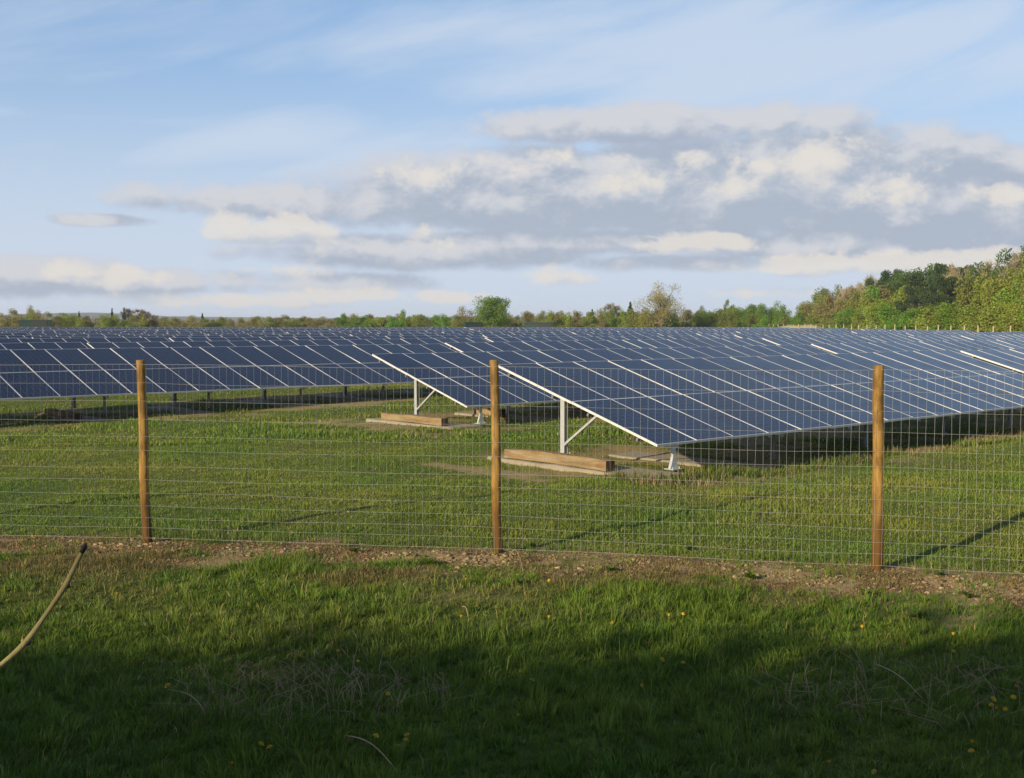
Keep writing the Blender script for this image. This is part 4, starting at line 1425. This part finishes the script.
def puff(da=0.0, de=0.0):
    nd = t.new('ShaderNodeTexVoronoi', feature='F1', normalize=True)
    w = t.new('ShaderNodeVectorMath', operation='MULTIPLY_ADD')
    t.l.new(t.noise(ae, 30, 3, .6, 0, 'Color'), w.inputs[0]); w.inputs[1].default_value = (.05, .04, 0); t.l.new(t.mapv(ae, (1, 1.45, 1), (da, de * 1.45, 0)), w.inputs[2])
    t.l.new(w.outputs[0], nd.inputs['Vector'])
    nd.inputs['Scale'].default_value = 17; nd.inputs['Detail'].default_value = 1.5; nd.inputs['Roughness'].default_value = .5; nd.inputs['Lacunarity'].default_value = 2.1
    return t.M('SUBTRACT', 1.0, nd.outputs['Distance'])


def srgb(r_, g_, b_):
    f = lambda c: (c / 255 / 12.92) if c / 255 < .04045 else ((c / 255 + .055) / 1.055) ** 2.4
    k = CL / SKY_STR / 2 ** EXPOSURE
    return (f(r_) * k, f(g_) * k, f(b_) * k)


CL = 1.0
EXPOSURE = 0.3
DA, DE = -.010, .014                     # towards the sunlit side: left and up
pf0 = puff()
na = cnoise(); n1s = cnoise(DA, DE)
n1 = t.M('ADD', t.M('MULTIPLY', na, .8), t.M('MULTIPLY', pf0, .25)); n1 = t.M('SUBTRACT', n1, .05)
n2 = cnoise(0, 0, 3.1, 1, 2.4, 9, 8, .55, .2)
nf = cnoise(0, 0, 7.7, 1, 1.3, 34, 5, .66, .3)
slope = t.M('SUBTRACT', na, n1s)
# veils of high thin cloud
ci = t.noise(t.mapv(comb(t.M('ADD', az, t.M('MULTIPLY', el, 1.6)), t.M('SUBTRACT', el, t.M('MULTIPLY', az, .28))), (1.2, 9, 1)), 2.4, 6, .55, .4)
veil = t.M('MULTIPLY', t.ss(ci, .38, .74), .45)
low = t.ss(el, -.01, .24, .97, 0)
veil = t.M('MAXIMUM', veil, low)
streak = t.M('MULTIPLY', t.ss(t.M('ADD', mask([blob(110, 122, 170, 12, .8), blob(760, 50, 520, 90, .9), blob(330, 150, 420, 50, .8)]), t.M('MULTIPLY', t.M('SUBTRACT', ci, .5), 2.0)), .0, 1.0), .78)
veil = t.M('MAXIMUM', veil, streak)
base = t.mix(t.M('MULTIPLY', t.ss(el, .02, .27, .80, .45), t.ss(el, .55, 1.15, 1, 0)), sky.outputs[0], t.mix(t.ss(el, .30, .55), t.mix(t.ss(el, .0, .28), srgb(186, 206, 234), srgb(138, 182, 240)), srgb(84, 124, 190)))
veil = t.M('MULTIPLY', veil, t.ss(el, .30, .80, 1, .25))
c = t.mix(veil, base, srgb(206, 219, 236))
# the grey plates
PLATE = [blob(660, 128, 190, 22, 1.3, 1.2), blob(330, 203, 200, 18, 1.0), blob(560, 200, 270, 50, 1.7, 1.3), blob(780, 195, 260, 66, 1.8, 1.3), blob(960, 215, 180, 56, 1.5, 1.2), blob(430, 252, 190, 18, 1.3),
         blob(108, 221, 42, 6, 1.0), blob(20, 275, 100, 20, 1.3), blob(140, 283, 70, 14, 1.0), blob(850, 246, 190, 22, 1.4, 1.5), blob(1000, 160, 90, 16, 1.0), blob(560, 242, 190, 16, 1.4), blob(690, 262, 120, 9, .8), blob(300, 282, 110, 10, .7)]
m0 = mask(PLATE); m1 = mask(PLATE, DA, DE)
nz = t.M('ADD', t.M('MULTIPLY', t.M('SUBTRACT', n1, .5), 4.2), t.M('MULTIPLY', t.M('SUBTRACT', nf, .5), 1.2))
dp = t.M('ADD', m0, nz)
ap = t.ss(dp, -.55, .55)
lit_p = t.ss(t.M('ADD', t.M('ADD', t.M('ADD', t.M('MULTIPLY', t.M('SUBTRACT', nf, .5), .5), t.M('MULTIPLY', slope, 3.6)), t.M('MULTIPLY', t.M('SUBTRACT', m0, m1), .55)), t.M('MULTIPLY', t.M('SUBTRACT', n2, .5), .9)), -.30, .72)
colp = t.mix(lit_p, srgb(170, 181, 198), srgb(212, 213, 218))
colp = t.mix(t.ss(t.M('SUBTRACT', .9, dp), .0, 1.3, 0, .6), colp, srgb(196, 208, 228))
c = t.mix(t.M('MULTIPLY', ap, .93), c, colp)
# the sunlit heaps
HEAP = [blob(232, 229, 32, 18, 1.0, 1.3), blob(285, 235, 42, 17, 1.0, 1.3), blob(325, 240, 18, 16, 1.0), blob(430, 240, 32, 18, 1.1), blob(440, 182, 60, 16, .4), blob(560, 175, 90, 16, .3), blob(700, 246, 70, 12, 1.2), blob(800, 266, 90, 11, 1.3), blob(900, 262, 80, 12, 1.2),
        blob(555, 277, 32, 12, 1.1), blob(70, 272, 30, 12, .9), blob(130, 278, 36, 12, 1.0), blob(290, 272, 50, 9, .8), blob(330, 294, 70, 7, .9), blob(980, 258, 70, 12, 1.3), blob(830, 165, 60, 24, 1.0), blob(885, 185, 50, 22, 1.0), blob(1000, 195, 40, 12, 1.0),
        blob(200, 300, 120, 7, .8), blob(720, 175, 60, 22, .8), blob(630, 185, 50, 18, .7), blob(470, 297, 60, 6, .7), blob(760, 292, 50, 6, .6)]
h0 = mask(HEAP); h1 = mask(HEAP, DA, DE)
dh = t.M('ADD', h0, t.M('ADD', t.M('MULTIPLY', t.M('SUBTRACT', n1, .5), 6.5), t.M('MULTIPLY', t.M('SUBTRACT', nf, .5), 3.0)))
ah = t.ss(dh, -.05, 1.05)
lit_h = t.ss(t.M('ADD', t.M('ADD', t.M('MULTIPLY', slope, 3.0), t.M('MULTIPLY', t.M('SUBTRACT', h0, h1), .35)), t.M('MULTIPLY', t.M('SUBTRACT', nf, .5), .7)), -.45, .45)
colh = t.mix(lit_h, srgb(190, 199, 213), srgb(231, 225, 217))
c = t.mix(t.M('MULTIPLY', ah, .84), c, colh)
t.l.new(c, bg.inputs['Color'])
world.cycles.sampling_method = 'MANUAL'; world.cycles.sample_map_resolution = 512

sun = bpy.data.lights.new('sun', 'SUN'); sun.energy = 5.0; sun.angle = R(.53); sun.color = (1.0, .84, .58)
so_ = bpy.data.objects.new('sun', sun); COL.objects.link(so_)
sd = Vector((math.sin(SUN_AZ) * math.cos(SUN_EL), math.cos(SUN_AZ) * math.cos(SUN_EL), math.sin(SUN_EL)))
so_.rotation_euler = sd.to_track_quat('Z', 'Y').to_euler(); so_.location = sd * 50

# ------------------------------------------------------------------ render settings
scene.render.engine = 'CYCLES'
scene.view_settings.view_transform = 'Standard'; scene.view_settings.look = 'None'
scene.view_settings.exposure = EXPOSURE; scene.view_settings.gamma = 1
scene.cycles.max_bounces = 6; scene.cycles.diffuse_bounces = 3; scene.cycles.glossy_bounces = 3; scene.cycles.transmission_bounces = 3; scene.cycles.volume_bounces = 0
scene.cycles.transparent_max_bounces = 8
scene.cycles.use_denoising = True
scene.cycles.volume_step_rate = 10
scene.cycles.filter_width = 1.5
